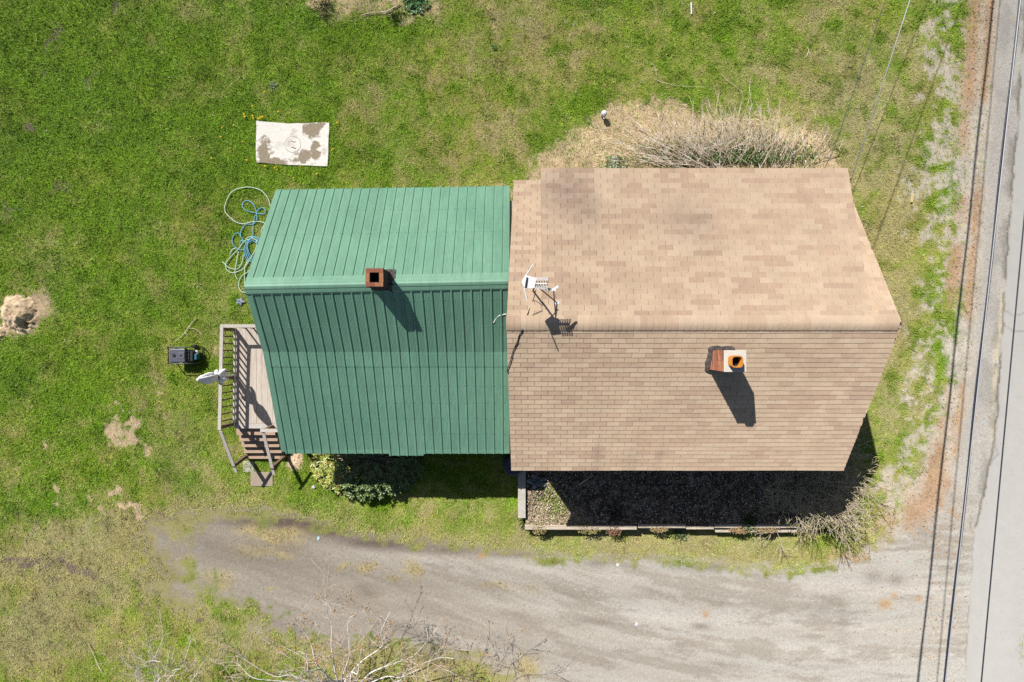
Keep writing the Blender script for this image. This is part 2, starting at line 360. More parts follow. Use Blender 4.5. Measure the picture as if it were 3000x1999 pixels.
    v2 = sm(px - edge - 95 + wx, -25, 30)
    spk = sm(n3 * .6 + fbm(X * 8, Y * 8, 333, 4) * .4 + (n4 - .5) * .5, .43, .60)
    F['sand'] = np.clip(np.maximum(v * spk * .85, v2), 0, 1) * sm(py, 2100, 1650) * sm(px, 3420, 3300)
    rustn = fbm(X * 1.1, Y * .5, 171, 5)
    lane = np.maximum(np.exp(-((px - np.interp(py, [0, 500, 1000, 1400], [2855, 2825, 2775, 2740])) / 26) ** 2), np.exp(-((px - np.interp(py, [0, 500, 1000, 1400], [2900, 2868, 2828, 2790])) / 14) ** 2))
    corner = blob(px, py, [(2640, 1510, 110, 60, 1.1), (2500, 1635, 110, 22, .9), (2760, 1420, 60, 90, .7)])
    F['leafy'] = np.clip(sm(rustn, .36, .6) * (lane + corner) * 1.05, 0, 1)
    # driveway, shoulder, road (signed px distance, + inside)
    dp = [(565, 1505), (640, 1490), (740, 1494), (850, 1514), (1000, 1553), (1130, 1582), (1260, 1603), (1400, 1602), (1560, 1622), (1700, 1632), (1900, 1640), (2080, 1648), (2200, 1672), (2330, 1668), (2440, 1652), (2540, 1610), (2640, 1560), (2730, 1500), (2830, 1440), (3000, 1440), (3000, 2700),
          (1500, 2700), (1480, 2000), (1400, 1930), (1250, 1900), (1000, 1880), (850, 1850), (790, 1830), (730, 1790), (640, 1770), (520, 1760), (470, 1720), (500, 1680), (440, 1640), (395, 1625), (430, 1590), (440, 1545), (500, 1530)]
    F['drive'] = sdf(px + wx * .5, py + wy * .5, dp) + ((n2 - .5) * 130 + (n3 - .5) * 70) * (1 - sm(px, 700, 1500) * .8) * sm(py, 1500, 1560) * sm(py, 2050, 1980)
    sh = [(2925, -1200), (2912, 0), (2895, 350), (2880, 533), (2868, 800), (2846, 1000), (2826, 1150), (2800, 1330), (2750, 1480), (2900, 1600), (3100, 1600), (3600, -1200)]
    F['shoulder'] = sdf(px + wx * .25, py, sh)
    F['seam'] = [(3050, -1200), (3008, 0), (2986, 250), (2968, 500), (2945, 800), (2935, 960), (2915, 1280), (2876, 1466), (2850, 1580), (2841, 1720), (2829, 1870), (2824, 1999), (2790, 3200)]
    F['road'] = sdf(px + (n3 - .5) * 14, py, F['seam'] + [(3480, 3200), (3640, -1200)])
    de = np.exp(-(np.clip(F['drive'] + 8, -999, 999) / 38) ** 2) * (.45 + .5 * n3)
    g = g + (tri(np.clip(dry + .55, 0, 1.0)) - g) * np.clip(de, 0, 1)[..., None]
    F['g'] = g; F['dry'] = dry; F['px'] = px; F['py'] = py; F['n1'] = n1; F['n2'] = n2; F['n3'] = n3; F['n4'] = n4
    return F
F = fields(GX, GY)
def lerp(a, b, t): return a + (b - a) * t[..., None]
alb = F['g'] * .9
alb = lerp(alb, c3(150, 134, 112) * (.75 + .5 * F['n3'])[..., None], np.clip(F['dry'] - .6, 0, 1) * .6)
strawc = c3(222, 198, 158) * (.8 + .66 * F['n4'])[..., None]
alb = lerp(alb, strawc, F['straw']); alb = lerp(alb, c3(226, 202, 165) * (.7 + .6 * F['n3'])[..., None], F['bare'])
alb = lerp(alb, c3(140, 124, 112) * (.65 + .7 * F['n3'])[..., None], F['soil'])
sandc = c3(212, 203, 190) * (.74 + .52 * F['n3'])[..., None]
alb = lerp(alb, sandc, F['sand']); alb = lerp(alb, c3(200, 164, 128) * (.72 + .56 * F['n4'])[..., None], F['leafy'] * .85)
# driveway colours: darker and browner at its left and along the north edge, streaked along its run
ax = GX * .985 + GY * -.17; ay = GX * .17 + GY * .985
cv = 1.1 * np.sin(GX * .16 + .6); st = fbm(ax * .2, (ay + cv) * 3.0, 201, 6, .66); st2 = fbm(ax * .7, (ay + cv) * 4.4, 231, 5, .65)
lt = np.clip(sm(PX, 500, 2300) * .9 + (st - .5) * 1.1 + (st2 - .5) * .4 + blob(PX, PY, [(1500, 1650, 500, 25, .15), (900, 1640, 300, 60, .12)]), 0, 1)
dcol = lerp(lerp(np.broadcast_to(c3(178, 168, 155), alb.shape), c3(193, 186, 175), np.clip(lt * 1.7, 0, 1)), c3(209, 205, 197), np.clip(lt * 1.7 - .75, 0, 1))
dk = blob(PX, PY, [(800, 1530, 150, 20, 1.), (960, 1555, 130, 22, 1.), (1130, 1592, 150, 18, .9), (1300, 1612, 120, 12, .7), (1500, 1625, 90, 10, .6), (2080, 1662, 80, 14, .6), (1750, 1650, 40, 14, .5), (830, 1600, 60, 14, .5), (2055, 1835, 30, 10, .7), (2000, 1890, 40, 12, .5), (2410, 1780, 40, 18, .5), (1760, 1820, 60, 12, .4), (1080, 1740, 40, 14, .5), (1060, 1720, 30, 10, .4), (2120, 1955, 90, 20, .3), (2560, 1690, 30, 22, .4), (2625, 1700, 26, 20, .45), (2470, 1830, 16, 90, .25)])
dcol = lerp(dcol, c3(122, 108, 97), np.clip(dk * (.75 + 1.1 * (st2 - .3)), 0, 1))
wd = blob(PX + (F['n3'] - .5) * 60, PY + (F['n4'] - .5) * 50, [(760, 1560, 70, 20, .9), (840, 1575, 55, 26, 1.), (740, 1610, 60, 16, .6), (1005, 1665, 16, 10, .9), (1075, 1668, 30, 14, 1.), (1150, 1690, 14, 12, .8), (1215, 1670, 20, 26, .9), (1440, 1712, 40, 10, .8), (830, 1630, 30, 14, .8), (800, 1730, 20, 10, .6), (1560, 1720, 40, 8, .4), (540, 1540, 30, 20, .6), (640, 1690, 50, 24, .6), (650, 1720, 26, 14, .7), (560, 1640, 24, 10, .5), (1545, 1950, 30, 26, 1.), (1400, 1990, 120, 40, .8), (2100, 1640, 30, 6, .3)])
dcol = lerp(dcol, c3(206, 188, 138) * (.75 + .5 * F['n3'])[..., None], np.clip(wd * 1.3, 0, 1) * .85)
ot = blob(PX, PY, [(1412, 1628, 12, 8, .9), (2592, 1770, 18, 14, .9), (2620, 1745, 10, 10, .6), (2690, 1755, 8, 10, .8), (2066, 1800, 7, 9, 1.2)])
dcol = lerp(dcol, c3(212, 165, 105), np.clip(ot, 0, .7))
mot = sm(fbm(ax * .55, (ay + cv) * 3.4, 221, 6, .7), .50, .62); dcol = lerp(dcol, c3(164, 154, 141), mot * .55)
trk = np.abs(np.sin((PY + PX * .1 + (F['n1'] - .5) * 60) / 9)) * sm(PX, 2100, 2500) * sm(st, .5, .66)
dcol = dcol * (1 - .16 * trk)[..., None]
cl_ = [(3000, 1800), (2700, 1790), (2300, 1770), (1900, 1752), (1500, 1728), (1100, 1690), (800, 1640), (520, 1590)]
for off in (-62, 58, 120):
    rut = np.exp(-(pdist(PX + (F['n1'] - .5) * 40, PY + (F['n2'] - .5) * 22, [(a, b + off + 10 * math.sin(a / 300)) for a, b in cl_], False) / 15) ** 2) * (.5 + st)
    dcol = dcol * (1 + .11 * rut)[..., None]
mid_ = np.exp(-(pdist(PX + (F['n1'] - .5) * 40, PY + (F['n2'] - .5) * 30, cl_, False) / 20) ** 2) * sm(st2, .4, .6); dcol = lerp(dcol, c3(150, 140, 124), mid_ * .4)
dedge = sm(F['drive'] + (F['n3'] - .5) * 40, -4, 26 + 60 * (1 - sm(PX, 520, 900)))
alb_ground = lerp(alb, dcol * .95, sm(F['drive'], -22, 0) * .6)
far = (np.abs(GX) > 17.2) | (np.abs(GY) > 12.2)
alb_ground[far] = c3(138, 152, 76) * .8
alb_drive = lerp(alb, dcol, dedge); alb_drive[far] = c3(196, 190, 180)
# shoulder and road
scol = c3(200, 196, 189) * (.86 + .28 * fbm(GX * .8, GY * .5, 251))[..., None]
scol = lerp(scol, c3(150, 148, 144), sm(F['n2'] + (fbm(GX * 2, GY * .6, 271) - .5), .56, .8) * .35)
sedge = sm(F['shoulder'], 0, 26)
alb_sh = lerp(lerp(alb, scol, sedge), dcol, sm(F['py'], 1380, 1560))
alb_sh = lerp(alb_sh, c3(198, 160, 124), F['leafy'] * (1 - sedge * .75) * .7)
sd = pdist(PX + (F['n3'] - .5) * 12, PY, F['seam'], closed=False)
crack = np.exp(-(sd / 3.2) ** 2) * sm(F['n2'], .30, .46)
pale = np.exp(-((PX - np.interp(PY, [855, 965, 1000, 1290], [2937, 2933, 2918, 2908])) / 8) ** 2) * sm(PY, 830, 880) * sm(PY, 1310, 1270) * (F['n3'] > .3)
dirt = np.exp(-(sd / 22) ** 2) * sm(fbm(GX * 3, GY * 1.2, 291), .5, .7)
alb_sh = lerp(alb_sh, c3(226, 214, 190), np.clip(pale, 0, .85))
alb_sh = lerp(alb_sh, c3(140, 136, 128), np.clip(dirt, 0, .5)); alb_sh = lerp(alb_sh, c3(120, 114, 102), np.clip(crack, 0, .8))
rcol = c3(203, 201, 197) * (.93 + .14 * fbm(GX * .9, GY * .15, 311))[..., None]
cr = np.zeros(PX.shape)
for pl in ([(2935, 955), (2965, 975), (3010, 972)], [(2940, 912), (2968, 925), (3005, 915)], [(2912, 1290), (2922, 1330), (2905, 1350), (2880, 1400), (2876, 1450)], [(2990, 100), (2980, 400)]):
    cr = np.maximum(cr, np.exp(-(pdist(PX + (F['n3'] - .5) * 16, PY + (F['n4'] - .5) * 16, pl, False) / 2.2) ** 2))
rcol[far] = c3(203, 201, 197); alb_sh[far] = c3(196, 192, 184)
rcol = lerp(rcol, c3(150, 146, 140), np.clip(cr, 0, .7) * .8)
alb_road = lerp(rcol, c3(150, 146, 138), np.clip(crack, 0, .6))
Zg = (fbm(GX * .6, GY * .6, 401, 3) - .5) * .03 + (F['n3'] - .5) * .02 * np.clip(F['straw'] * 3 + F['bare'] + .5, 0, 3)
Zg = np.where(F['drive'] > -10, Zg * .35, Zg) * (np.abs(GX) < 40)
ny, nx = GX.shape
def sheet(name, keep, col, dz, m, label=None):
    ids = np.arange(ny * nx).reshape(ny, nx)
    a = ids[:-1, :-1]; b = ids[:-1, 1:]; c = ids[1:, 1:]; d = ids[1:, :-1]
    q = np.stack([a, b, c, d], -1).reshape(-1, 4)
    if keep is not None:
        q = q[(keep.ravel()[q]).sum(1) >= 3]
    used = np.unique(q); remap = np.full(ny * nx, -1); remap[used] = np.arange(len(used))
    co = np.stack([GX.ravel(), GY.ravel(), Zg.ravel() + dz], -1)[used]
    me = raw_mesh(name, co, 4, remap[q].ravel(), [m], {'albedo': col.reshape(-1, 3)[used]})
    me.polygons.foreach_set('use_smooth', [True] * len(me.polygons))
    return tag(link(name, me), label, None, None, 'structure')
sheet('ground', None, alb_ground, 0, M['ground'], 'patchy green lawn with dry spots around the house')
sheet('driveway', F['drive'] > 0, alb_drive, .006, M['gravel'], 'grey gravel driveway below the house')
sheet('road_shoulder', F['shoulder'] > 0, alb_sh, .011, M['gravel'], 'pale gravel shoulder along the road')
sheet('road', F['road'] > 0, alb_road, .017, M['asphalt'], 'light grey asphalt road at the right')

# ------------------------------------------------------------------ grass blades, thatch, litter, gravel stones
HOUSE_RECTS = [(-5.7, .2, -2.6, 3.6), (.1, 7.9, -2.9, 3.6)]
def sample(n, x0=-16.6, x1=16.6, y0=-11.5, y1=11.5):
    return RNG.uniform(x0, x1, n), RNG.uniform(y0, y1, n)
def field_at(a, x, y):
    i = np.clip(np.rint((x + 17.0) / STEP).astype(int), 0, len(fx) - 1) + 8
    j = np.clip(np.rint((y + 12.0) / STEP).astype(int), 0, len(fy) - 1) + 8
    return a[j, i]
def blades(name, n, dens, colf, length, lean, width, m, label, cat, az=None):
    x, y = sample(n); nc = n // 9; cxx, cyy = sample(nc); pick = RNG.integers(0, nc, n); cl = RNG.uniform(0, 1, n) < .62
    x = np.where(cl, cxx[pick] + RNG.normal(0, .034, n), x); y = np.where(cl, cyy[pick] + RNG.normal(0, .034, n), y)
    tone = np.where(cl, RNG.uniform(.70, 1.32, nc)[pick], 1.0); tall = np.where(cl, RNG.uniform(.7, 1.5, nc)[pick], .9)
    ok = RNG.uniform(0, 1, n) < dens(x, y)
    for r in HOUSE_RECTS: ok &= ~((x > r[0]) & (x < r[1]) & (y > r[2]) & (y < r[3]))
    x, y = x[ok], y[ok]; n = len(x); tone = tone[ok]; tall = tall[ok]
    L = tall * length(x, y) * RNG.uniform(.6, 1.35, n); a = RNG.uniform(0, 2 * math.pi, n) if az is None else az(x, y)
    ln = lean(x, y) * RNG.uniform(.4, 1.3, n); ln = np.clip(ln, .1, 1.5)
    z = field_at(Zg, x, y) - .004
    b = a + math.pi / 2 + RNG.normal(0, .6, n); w = width * RNG.uniform(.7, 1.3, n)
    co = np.empty((n, 3, 3), np.float32)
    co[:, 0] = np.stack([x - np.cos(b) * w, y - np.sin(b) * w, z], -1)
    co[:, 1] = np.stack([x + np.cos(b) * w, y + np.sin(b) * w, z], -1)
    co[:, 2] = np.stack([x + np.cos(a) * L * np.sin(ln), y + np.sin(a) * L * np.sin(ln), z + L * np.cos(ln) + .008], -1)
    c = colf(x, y) * (tone * RNG.uniform(.74, 1.28, n))[:, None] * (1 + RNG.normal(0, .07, (n, 3)))
    c = np.repeat(np.clip(c, .004, .8), 3, 0)
    me = raw_mesh(name, co.reshape(-1, 3), 3, np.arange(n * 3), [m], {'albedo': c})
    return tag(link(name, me), label, cat, None, 'stuff')
cover = np.clip(1 - sm(F['drive'] + (F['n3'] - .5) * 50, -26, 14) - sm(F['shoulder'], -10, 8), 0, 1)
gd = np.clip(cover * (1 - .45 * np.exp(-((PX - 1150) / 480) ** 2 - ((PY - 1960) / 90) ** 2)) * (1 - F['straw'] * .85) * (1 - F['bare'] * .93) * (1 - F['soil'] * .75) * (1 - F['sand'] * .93) * (1 - F['leafy'] * .8) * (1.02 - .35 * np.clip(F['dry'] - .5, 0, 1)), 0, 1)
slab_px = (753, 964, 356, 486)
gd *= ~((PX > slab_px[0]) & (PX < slab_px[1]) & (PY > slab_px[2]) & (PY < slab_px[3] - 8))
gd *= ~((PX > 1517) & (PX < 2330) & (PY > 1375) & (PY < 1555)); gd *= ~((PX > 733) & (PX < 800) & (PY > 1383) & (PY < 1426))
gd *= 1 - .8 * np.exp(-(((PX - 60) / 62) ** 2 + ((PY - 928) / 56) ** 2) ** 2)
gd = np.clip(gd + np.clip(wd, 0, 1) * .35 * (F['drive'] > 0), 0, 1)
gcol = np.where((F['drive'] > 0)[..., None], c3(190, 176, 118), F['g'] * (1.95 - .75 * np.clip(F['dry'], 0, 1))[..., None])
Lg = .04 + .04 * np.clip(.7 - F['dry'], 0, .7) + .03 * F['n2'] + .035 * F['tuft']
grass = blades('lawn_grass', 1250000, lambda x, y: field_at(gd, x, y), lambda x, y: field_at(gcol, x, y), lambda x, y: field_at(Lg, x, y),
       lambda x, y: np.full(len(x), .95), .0085, M['grass'], 'short patchy green lawn grass around the house', 'grass')
flow = fbm(GX * .7, GY * .7, 501, 4) * 9
sdn = np.clip(F['straw'] * 1.0 + F['bare'] * .25 + np.clip(F['dry'] - .6, 0, 1) * .25 * cover, 0, 1) * cover
scolr = lerp(c3(206, 190, 142) * (.8 + .5 * F['n4'])[..., None], c3(238, 216, 178) * (.95 + .8 * F['n4'])[..., None], np.clip(F['straw'] + F['bare'], 0, 1))
scolr = lerp(scolr, c3(176, 138, 98), sm(fbm(GX * 1.3, GY * 1.3, 521), .56, .72) * .7)
blades('dead_thatch', 520000, lambda x, y: field_at(sdn, x, y), lambda x, y: field_at(scolr, x, y), lambda x, y: np.full(len(x), .12),
       lambda x, y: np.full(len(x), 1.25), .006, M['grass'], 'matted dry tan grass beside the brush and bare spots', 'dry grass',
       az=lambda x, y: field_at(flow, x, y) + RNG.normal(0, .55, len(x)))
def chips(name, x, y, size, col, m, label, cat, zoff=.012, flat=True, asp=1.6, zf=None):
    n = len(x); a = RNG.uniform(0, 6.28, n); s = size * RNG.uniform(.5, 1.4, n)
    z = (field_at(Zg, x, y) if zf is None else np.full(n, zf)) + zoff
    ux, uy = np.cos(a) * s * asp, np.sin(a) * s * asp; vx, vy = -np.sin(a) * s, np.cos(a) * s
    t1 = RNG.uniform(-.5, .5, n) * s; t2 = RNG.uniform(-.5, .5, n) * s
    up = np.full(n, 0.0) if flat else s * .9
    co = np.empty((n, 5, 3)); base = np.stack([x, y, z], -1)
    co[:, 0] = base + np.stack([-ux, -uy, t1], -1); co[:, 1] = base + np.stack([-vx, -vy, t2], -1)
    co[:, 2] = base + np.stack([ux, uy, -t1], -1); co[:, 3] = base + np.stack([vx, vy, -t2], -1)
    co[:, 4] = base + np.stack([0 * x, 0 * x, up + .35 * s], -1)
    tri = np.array([[0, 1, 4], [1, 2, 4], [2, 3, 4], [3, 0, 4]]); idx = (np.arange(n)[:, None, None] * 5 + tri[None]).ravel()
    me = raw_mesh(name, co.reshape(-1, 3), 3, idx, [m], {'albedo': np.repeat(np.clip(col, .005, .9), 5, 0)})
    return tag(link(name, me), label, cat, None, 'stuff')
x, y = sample(90000); k = RNG.uniform(0, 1, len(x)) < field_at(np.clip(sm(F['drive'], 0, 20), 0, 1), x, y) * .55; x, y = x[k], y[k]
cc = c3(198, 191, 182) * RNG.uniform(.6, 1.3, len(x))[:, None]
chips('loose_gravel', x, y, .0088 * RNG.uniform(.6, 1.4, len(x)) ** 2, cc, M['litter'], 'loose grey stones strewn over the gravel driveway', 'gravel', .008, False, 1.2)
x, y = sample(140000); k = RNG.uniform(0, 1, len(x)) < field_at(np.clip(F['leafy'] * .8 + F['sand'] * .1 + np.exp(-((PX - 1130) / 130) ** 2 - ((PY - 55) / 30) ** 2) * .5, 0, 1), x, y); x, y = x[k], y[k]
pal = np.array([c3(206, 164, 122), c3(186, 140, 100), c3(222, 190, 150), c3(150, 118, 92), c3(214, 200, 180)]); cc = pal[RNG.integers(0, 5, len(x))] * RNG.uniform(.8, 1.25, len(x))[:, None]
chips('leaf_litter', x, y, .015, cc, M['litter'], 'rusty dead leaves lying along the road verge', 'leaves', .012)
x, y = sample(1500); k = (field_at(cover, x, y) > .5); x, y = x[k], y[k]
pal = np.array([c3(245, 240, 235), c3(215, 170, 120), c3(150, 110, 85), c3(235, 215, 190)]); cc = pal[RNG.integers(0, 4, len(x))]
chips('lawn_debris', x, y, .013, cc, M['litter'], 'small pale leaf and twig bits scattered on the lawn', 'debris', .05)

# ------------------------------------------------------------------ the house
HO = (1.0, 0.3, 0.0)
house = empty('house', HO, 'house with tan shingle roof and a lower green metal roofed wing', 'house')
HV = Vector(HO)
YR, ZR = .377, 6.30
S_E = (-3.148, 4.10); N_E = (3.90, 4.15); D_E = (3.91, 5.25)
def interp(a, b, t): return a + (b - a) * t
m = MB()
def prism(m, x0, x1, sec):
    n = len(sec); m.poly([(x0, y, z) for y, z in sec][::-1]); m.poly([(x1, y, z) for y, z in sec])
    for i in range(n):
        (ya, za), (yb, zb) = sec[i], sec[(i + 1) % n]
        m.poly([(x0, ya, za), (x0, yb, zb), (x1, yb, zb), (x1, ya, za)])
gab = [(-2.85, -.1), (3.62, -.1), (3.62, 4.19), (.377, 6.17), (-2.85, 4.19)]
dor = [(-2.85, -.1), (3.625, -.1), (3.625, 5.2), (.377, 6.165), (-2.85, 4.19)]
prism(m, .16, .752, gab); prism(m, .75, 7.55, dor); prism(m, 7.552, 7.95, gab)
wall_main = m.build('wall', M['wall'], house, label='pale clapboard walls under the shingle roof')
m = MB(); prism(m, -5.8, .158, [(-2.62, -.1), (3.6, -.1), (3.6, 3.28), (1.33, 5.05), (-.25, 3.88), (-2.62, 2.74)])
wall_wing = m.build('wall', M['wall'], house, label='pale clapboard walls of the green roofed wing')
def window(x, y, z, w, h, face):           # frame, pane under the wall it sits in
    dx, dy = {'S': (0, -1), 'N': (0, 1), 'W': (-1, 0), 'E': (1, 0)}[face]; par = wall_wing if x < .1 else wall_main
    f = MB(); p = MB()
    def bx(mb, u0, u1, z0, z1, t0, t1):
        if dx: mb.box(*(sorted((x + dx * t0, x + dx * t1)) + [y + u0, y + u1, z + z0, z + z1]))
        else: mb.box(x + u0, x + u1, *sorted((y + dy * t0, y + dy * t1)), z + z0, z + z1)
    for u0, u1, z0, z1 in ((-w / 2 - .08, -w / 2, -.08, h + .08), (w / 2, w / 2 + .08, -.08, h + .08), (-w / 2, w / 2, -.08, 0), (-w / 2, w / 2, h, h + .08), (-w / 2, w / 2, h / 2 - .02, h / 2 + .02)): bx(f, u0, u1, z0, z1, -.02, .05)
    bx(p, -w / 2, w / 2, 0, h, -.02, .015)
    f.build('window_frame', M['white'], par); p.build('window_pane', M['glass'], par)
for a in ((1.8, -2.85, 1.5, .9, 1.3, 'S'), (5.8, -2.85, 1.5, .9, 1.3, 'S'), (2.4, 3.625, 1.5, .9, 1.3, 'N'), (5.6, 3.625, 1.5, .9, 1.3, 'N'), (7.95, .4, 1.5, .9, 1.3, 'E'), (-1.6, -2.62, 1.2, .9, 1.1, 'S'), (-2.8, 3.6, 1.3, .9, 1.2, 'N')): window(*a)
m = MB(); m.box(-5.86, -5.79, -1.5, -.6, 1.12, 3.1); dr = m.build('door', M['white'], wall_wing)
# --- shingle roof planes
def deck(name, xs_top, xs_bot, ytop, ztop, ybot, zbot, th=.09):
    m = MB(); a, b = xs_top; c, d = xs_bot
    t = [(a, ytop, ztop - .004), (b, ytop, ztop - .004), (d, ybot, zbot - .004), (c, ybot, zbot - .004)]
    if ybot > ytop: t = t[::-1]
    bo = [(x, y, z - th) for x, y, z in t]
    m.hexa([bo[3], bo[2], bo[1], bo[0], t[3], t[2], t[1], t[0]]); return m.build(name, M['tar'], house)
PL = {}
def plane(name, xt, xb, E, label):
    y1, z1 = E; run = abs(y1 - YR); S = math.hypot(run, ZR - z1); sg = 1 if y1 > YR else -1
    o = deck(name, xt, xb, YR, ZR, y1, z1); o['label'] = label
    PL[name] = dict(o=o, xt=xt, xb=xb, S=S, c=run / S, s=(ZR - z1) / S, sg=sg); return PL[name]
pS = plane('roof_slope', (-.12, 8.287), (-.02, 8.117), S_E, 'tan shingle roof slope in lower light facing the driveway')
m_ = pS
def plane2(label, xt, xb, E):
    return plane('roof_slope', xt, xb, E, label)
pW = plane2('narrow steep shingle strip beside the green roof', (-.12, .72), (.04, .70), N_E)
pE = plane2('narrow steep shingle strip at the roof end by the road', (7.6, 8.287), (7.6, 8.117), N_E)
pD = plane2('wide sunlit shingle roof of the long dormer', (.655, 7.65), (.655, 7.65), D_E)
pD['o'].location.z += .012
SW, EXP = .305, .127
def local(p, x, s, h):
    return (x, YR + p['sg'] * (s * p['c'] + h * p['s']), ZR - s * p['s'] + h * p['c'])
tabs = []
for p, hz in ((pS, 0), (pW, 0), (pE, 0), (pD, .012)):
    nC = int(p['S'] / EXP) + 1; ph = random.random()
    for i in range(nC):
        sb = p['S'] + .02 - i * EXP
        if sb < .06: break
        st_ = max(sb - .142, .0); t = min(sb / p['S'], 1)
        xl = interp(p['xt'][0], p['xb'][0], t); xr = interp(p['xt'][1], p['xb'][1], t)
        x = xl - random.choice((0, .5)) * 0 - (.5 * SW if i % 2 else 0) - .02 + (.1 * math.sin(i * .7) * .0); tone = random.randrange(6); run = 0
        xx = x
        while xx < xr:
            if run <= 0:
                tone = random.choice((0, 0, 1, 1, 2, 2, 3, 3, 4, 5)); run = random.choice((1, 1, 1, 1, 1, 2, 2))
            run -= 1
            a, b = max(xx, xl), min(xx + SW - .008, xr)
            if b - a > .02:
                wob = .004 * math.sin(xx * 1.7 + i) + random.uniform(-.003, .003)
                full = (b - a) > SW - .009 and sb - st_ > .14
                ar = (p['c'] * H * .7) / ((H - (ZR - sb * p['s'])) ** 2) * (1 + .25 * p['sg'])
                tabs.append((ar, full, p, a, b, st_, sb + wob, tone, hz))
            xx += SW
full_ix = sorted([k for k, t in enumerate(tabs) if t[1]], key=lambda k: -tabs[k][0])[:300]
solo = set(full_ix)
tab_me = []
for ti in range(6):
    m = MB(); w = (SW - .008) / 2; L = .142
    m.hexa([(-w, 0, -.002), (w, 0, -.002), (w, L, -.006), (-w, L, -.006), (-w, 0, .0095), (w, 0, .0095), (w, L, .0015), (-w, L, .0015)])
    tab_me.append(m.mesh('shingle', M['sh'][ti]))
joined = {}
for k, (ar, full, p, a, b, s0, s1, tone, hz) in enumerate(tabs):
    if k in solo:
        loc = Vector(local(p, (a + b) / 2, s1, hz + random.uniform(0, .0015)))
        o = link('shingle', tab_me[tone], p['o'], loc - HV - p['o'].location)
        ang = math.atan2(p['s'], p['c'])
        o.rotation_euler = (ang, random.uniform(-.006, .006), random.uniform(-.006, .006) + (math.pi if p['sg'] > 0 else 0))
    else:
        m = joined.setdefault(id(p), (p, MB()))[1]; m.mi = tone; j = random.uniform(0, .0015); w2 = random.uniform(-.002, .002)
        q = [local(p, a, s1, hz - .002), local(p, b, s1 + w2, hz - .002), local(p, b, s0, hz - .006), local(p, a, s0, hz - .006),
             local(p, a, s1, hz + .0095 + j), local(p, b, s1 + w2, hz + .0095 + j), local(p, b, s0, hz + .0015), local(p, a, s0, hz + .0015)]
        if p['sg'] > 0: q = [q[1], q[0], q[3], q[2], q[5], q[4], q[7], q[6]]
        m.hexa(q)
for p, m in joined.values():
    org = HV + p['o'].location
    o = link('roof_shingles', m.mesh('roof_shingles', M['sh'], org), p['o']); o['kind'] = 'stuff'
# --- ridge cap shingles
cap_me = []
cw = .16
prof = [(1.0, -cw * .96, -.004), (1, -cw * .5, .018), (0, 0, .036), (-1, cw * .45, .016), (-1, cw * .98, -.002)]
for ti in range(6):
    m = MB(); top = []; bot = []
    for k in range(11):
        u = -1 + 2 * k / 10.0                        # -1 north .. +1 south
        y = -u * cw
        z = -abs(u) ** 1.6 * cw * (.30 if u < 0 else .60) + .034 - .006 * abs(u)
        top.append((y, z)); bot.append((y, z - .016))
    for a, b in zip(range(10), range(1, 11)):
        (ya, za), (yb, zb) = top[a], top[b]; (yc, zc), (yd, zd) = bot[a], bot[b]
        x0, x1 = -.085, .085
        m.hexa([(x0, yc, zc), (x0, yd, zd), (x1, yd, zd), (x1, yc, zc), (x0, ya, za - .004), (x0, yb, zb - .004), (x1, yb, zb + .003), (x1, ya, za + .003)])
    cap_me.append(m.mesh('ridge_shingle', M['sh'][ti], smooth=False))
rc = MB(); rc.box(-.118, 8.28, YR - .03, YR + .03, ZR - .05, ZR + .002); ridge = rc.build('ridge_board', M['tar'], house)
x = -.04; tn = 1
while x < 8.24:
    tn = random.choice((0, 0, 0, 1, 1, 2, 2, 3, 4)) if random.random() < .55 else tn
    o = link('ridge_shingle', cap_me[tn], ridge, Vector((x, YR + .008, ZR + random.uniform(0, .003))) - HV)
    o.rotation_euler = (0, 0, random.uniform(-.01, .01)); x += .134
# --- chimneys built of bricks
bm_ = []
for i in range(4):
    for L in (.190, .090):
        m = MB(); m.box(-L / 2, L / 2, -.045, .045, -.0265, .0265); bm_.append(m.mesh('brick', M['brick'][i]))
def chimney(x0, x1, y0, y1, zb, zt, label, tones, flue_dark=True):
    core = MB(); t = .014; w = .1
    for a in ((x0 + t, x1 - t, y0 + t, y0 + w - t), (x0 + t, x1 - t, y1 - w + t, y1 - t), (x0 + t, x0 + w - t, y0 + w - t, y1 - w + t), (x1 - w + t, x1 - t, y0 + w - t, y1 - w + t)): core.box(*a, zb, zt - .006)
    ch = core.build('chimney', M['mortar'] if zt > 6 else M['tar'], house, label=label)
    n = int((zt - zb) / .067)
    for r in range(n):
        z = zt - .03 - r * .067; W, D = x1 - x0, y1 - y0
        def put(cx, cy, rot, short, sc):
            i = random.choice(tones) if r else random.choice((0, 2, 2))
            o = link('brick', bm_[i * 2 + short], ch, Vector((cx, cy, z)) - HV); o.rotation_euler = (0, random.uniform(-.01, .01), rot + random.uniform(-.012, .012)); o.scale = (sc, 1, 1)
        bl = W / 2 - .006
        if r % 2 == 0:
            for y in (y0 + .045, y1 - .045):
                for k in (-.5, .5): put((x0 + x1) / 2 + k * W / 2, y, 0, 0, bl / .19)
            for x_ in (x0 + .045, x1 - .045): put(x_, (y0 + y1) / 2, math.pi / 2, 0, (D - .19) / .19)
        else:
            for x_ in (x0 + .045, x1 - .045):
                for k in (-.5, .5): put(x_, (y0 + y1) / 2 + k * D / 2, math.pi / 2, 0, (D / 2 - .006) / .19)
            for y in (y0 + .045, y1 - .045): put((x0 + x1) / 2, y, 0, 0, (W - .19) / .19)
    return ch
ch1 = chimney(-3.196, -2.808, 1.189, 1.586, 4.75, 5.92, 'sooty square brick chimney with an open top on the green roof', (1, 3, 3, 1))
m = MB(); m.box(-3.10, -2.90, 1.285, 1.49, 4.7, 4.9); m.build('flue_floor', M['soot'], ch1)
m = MB()
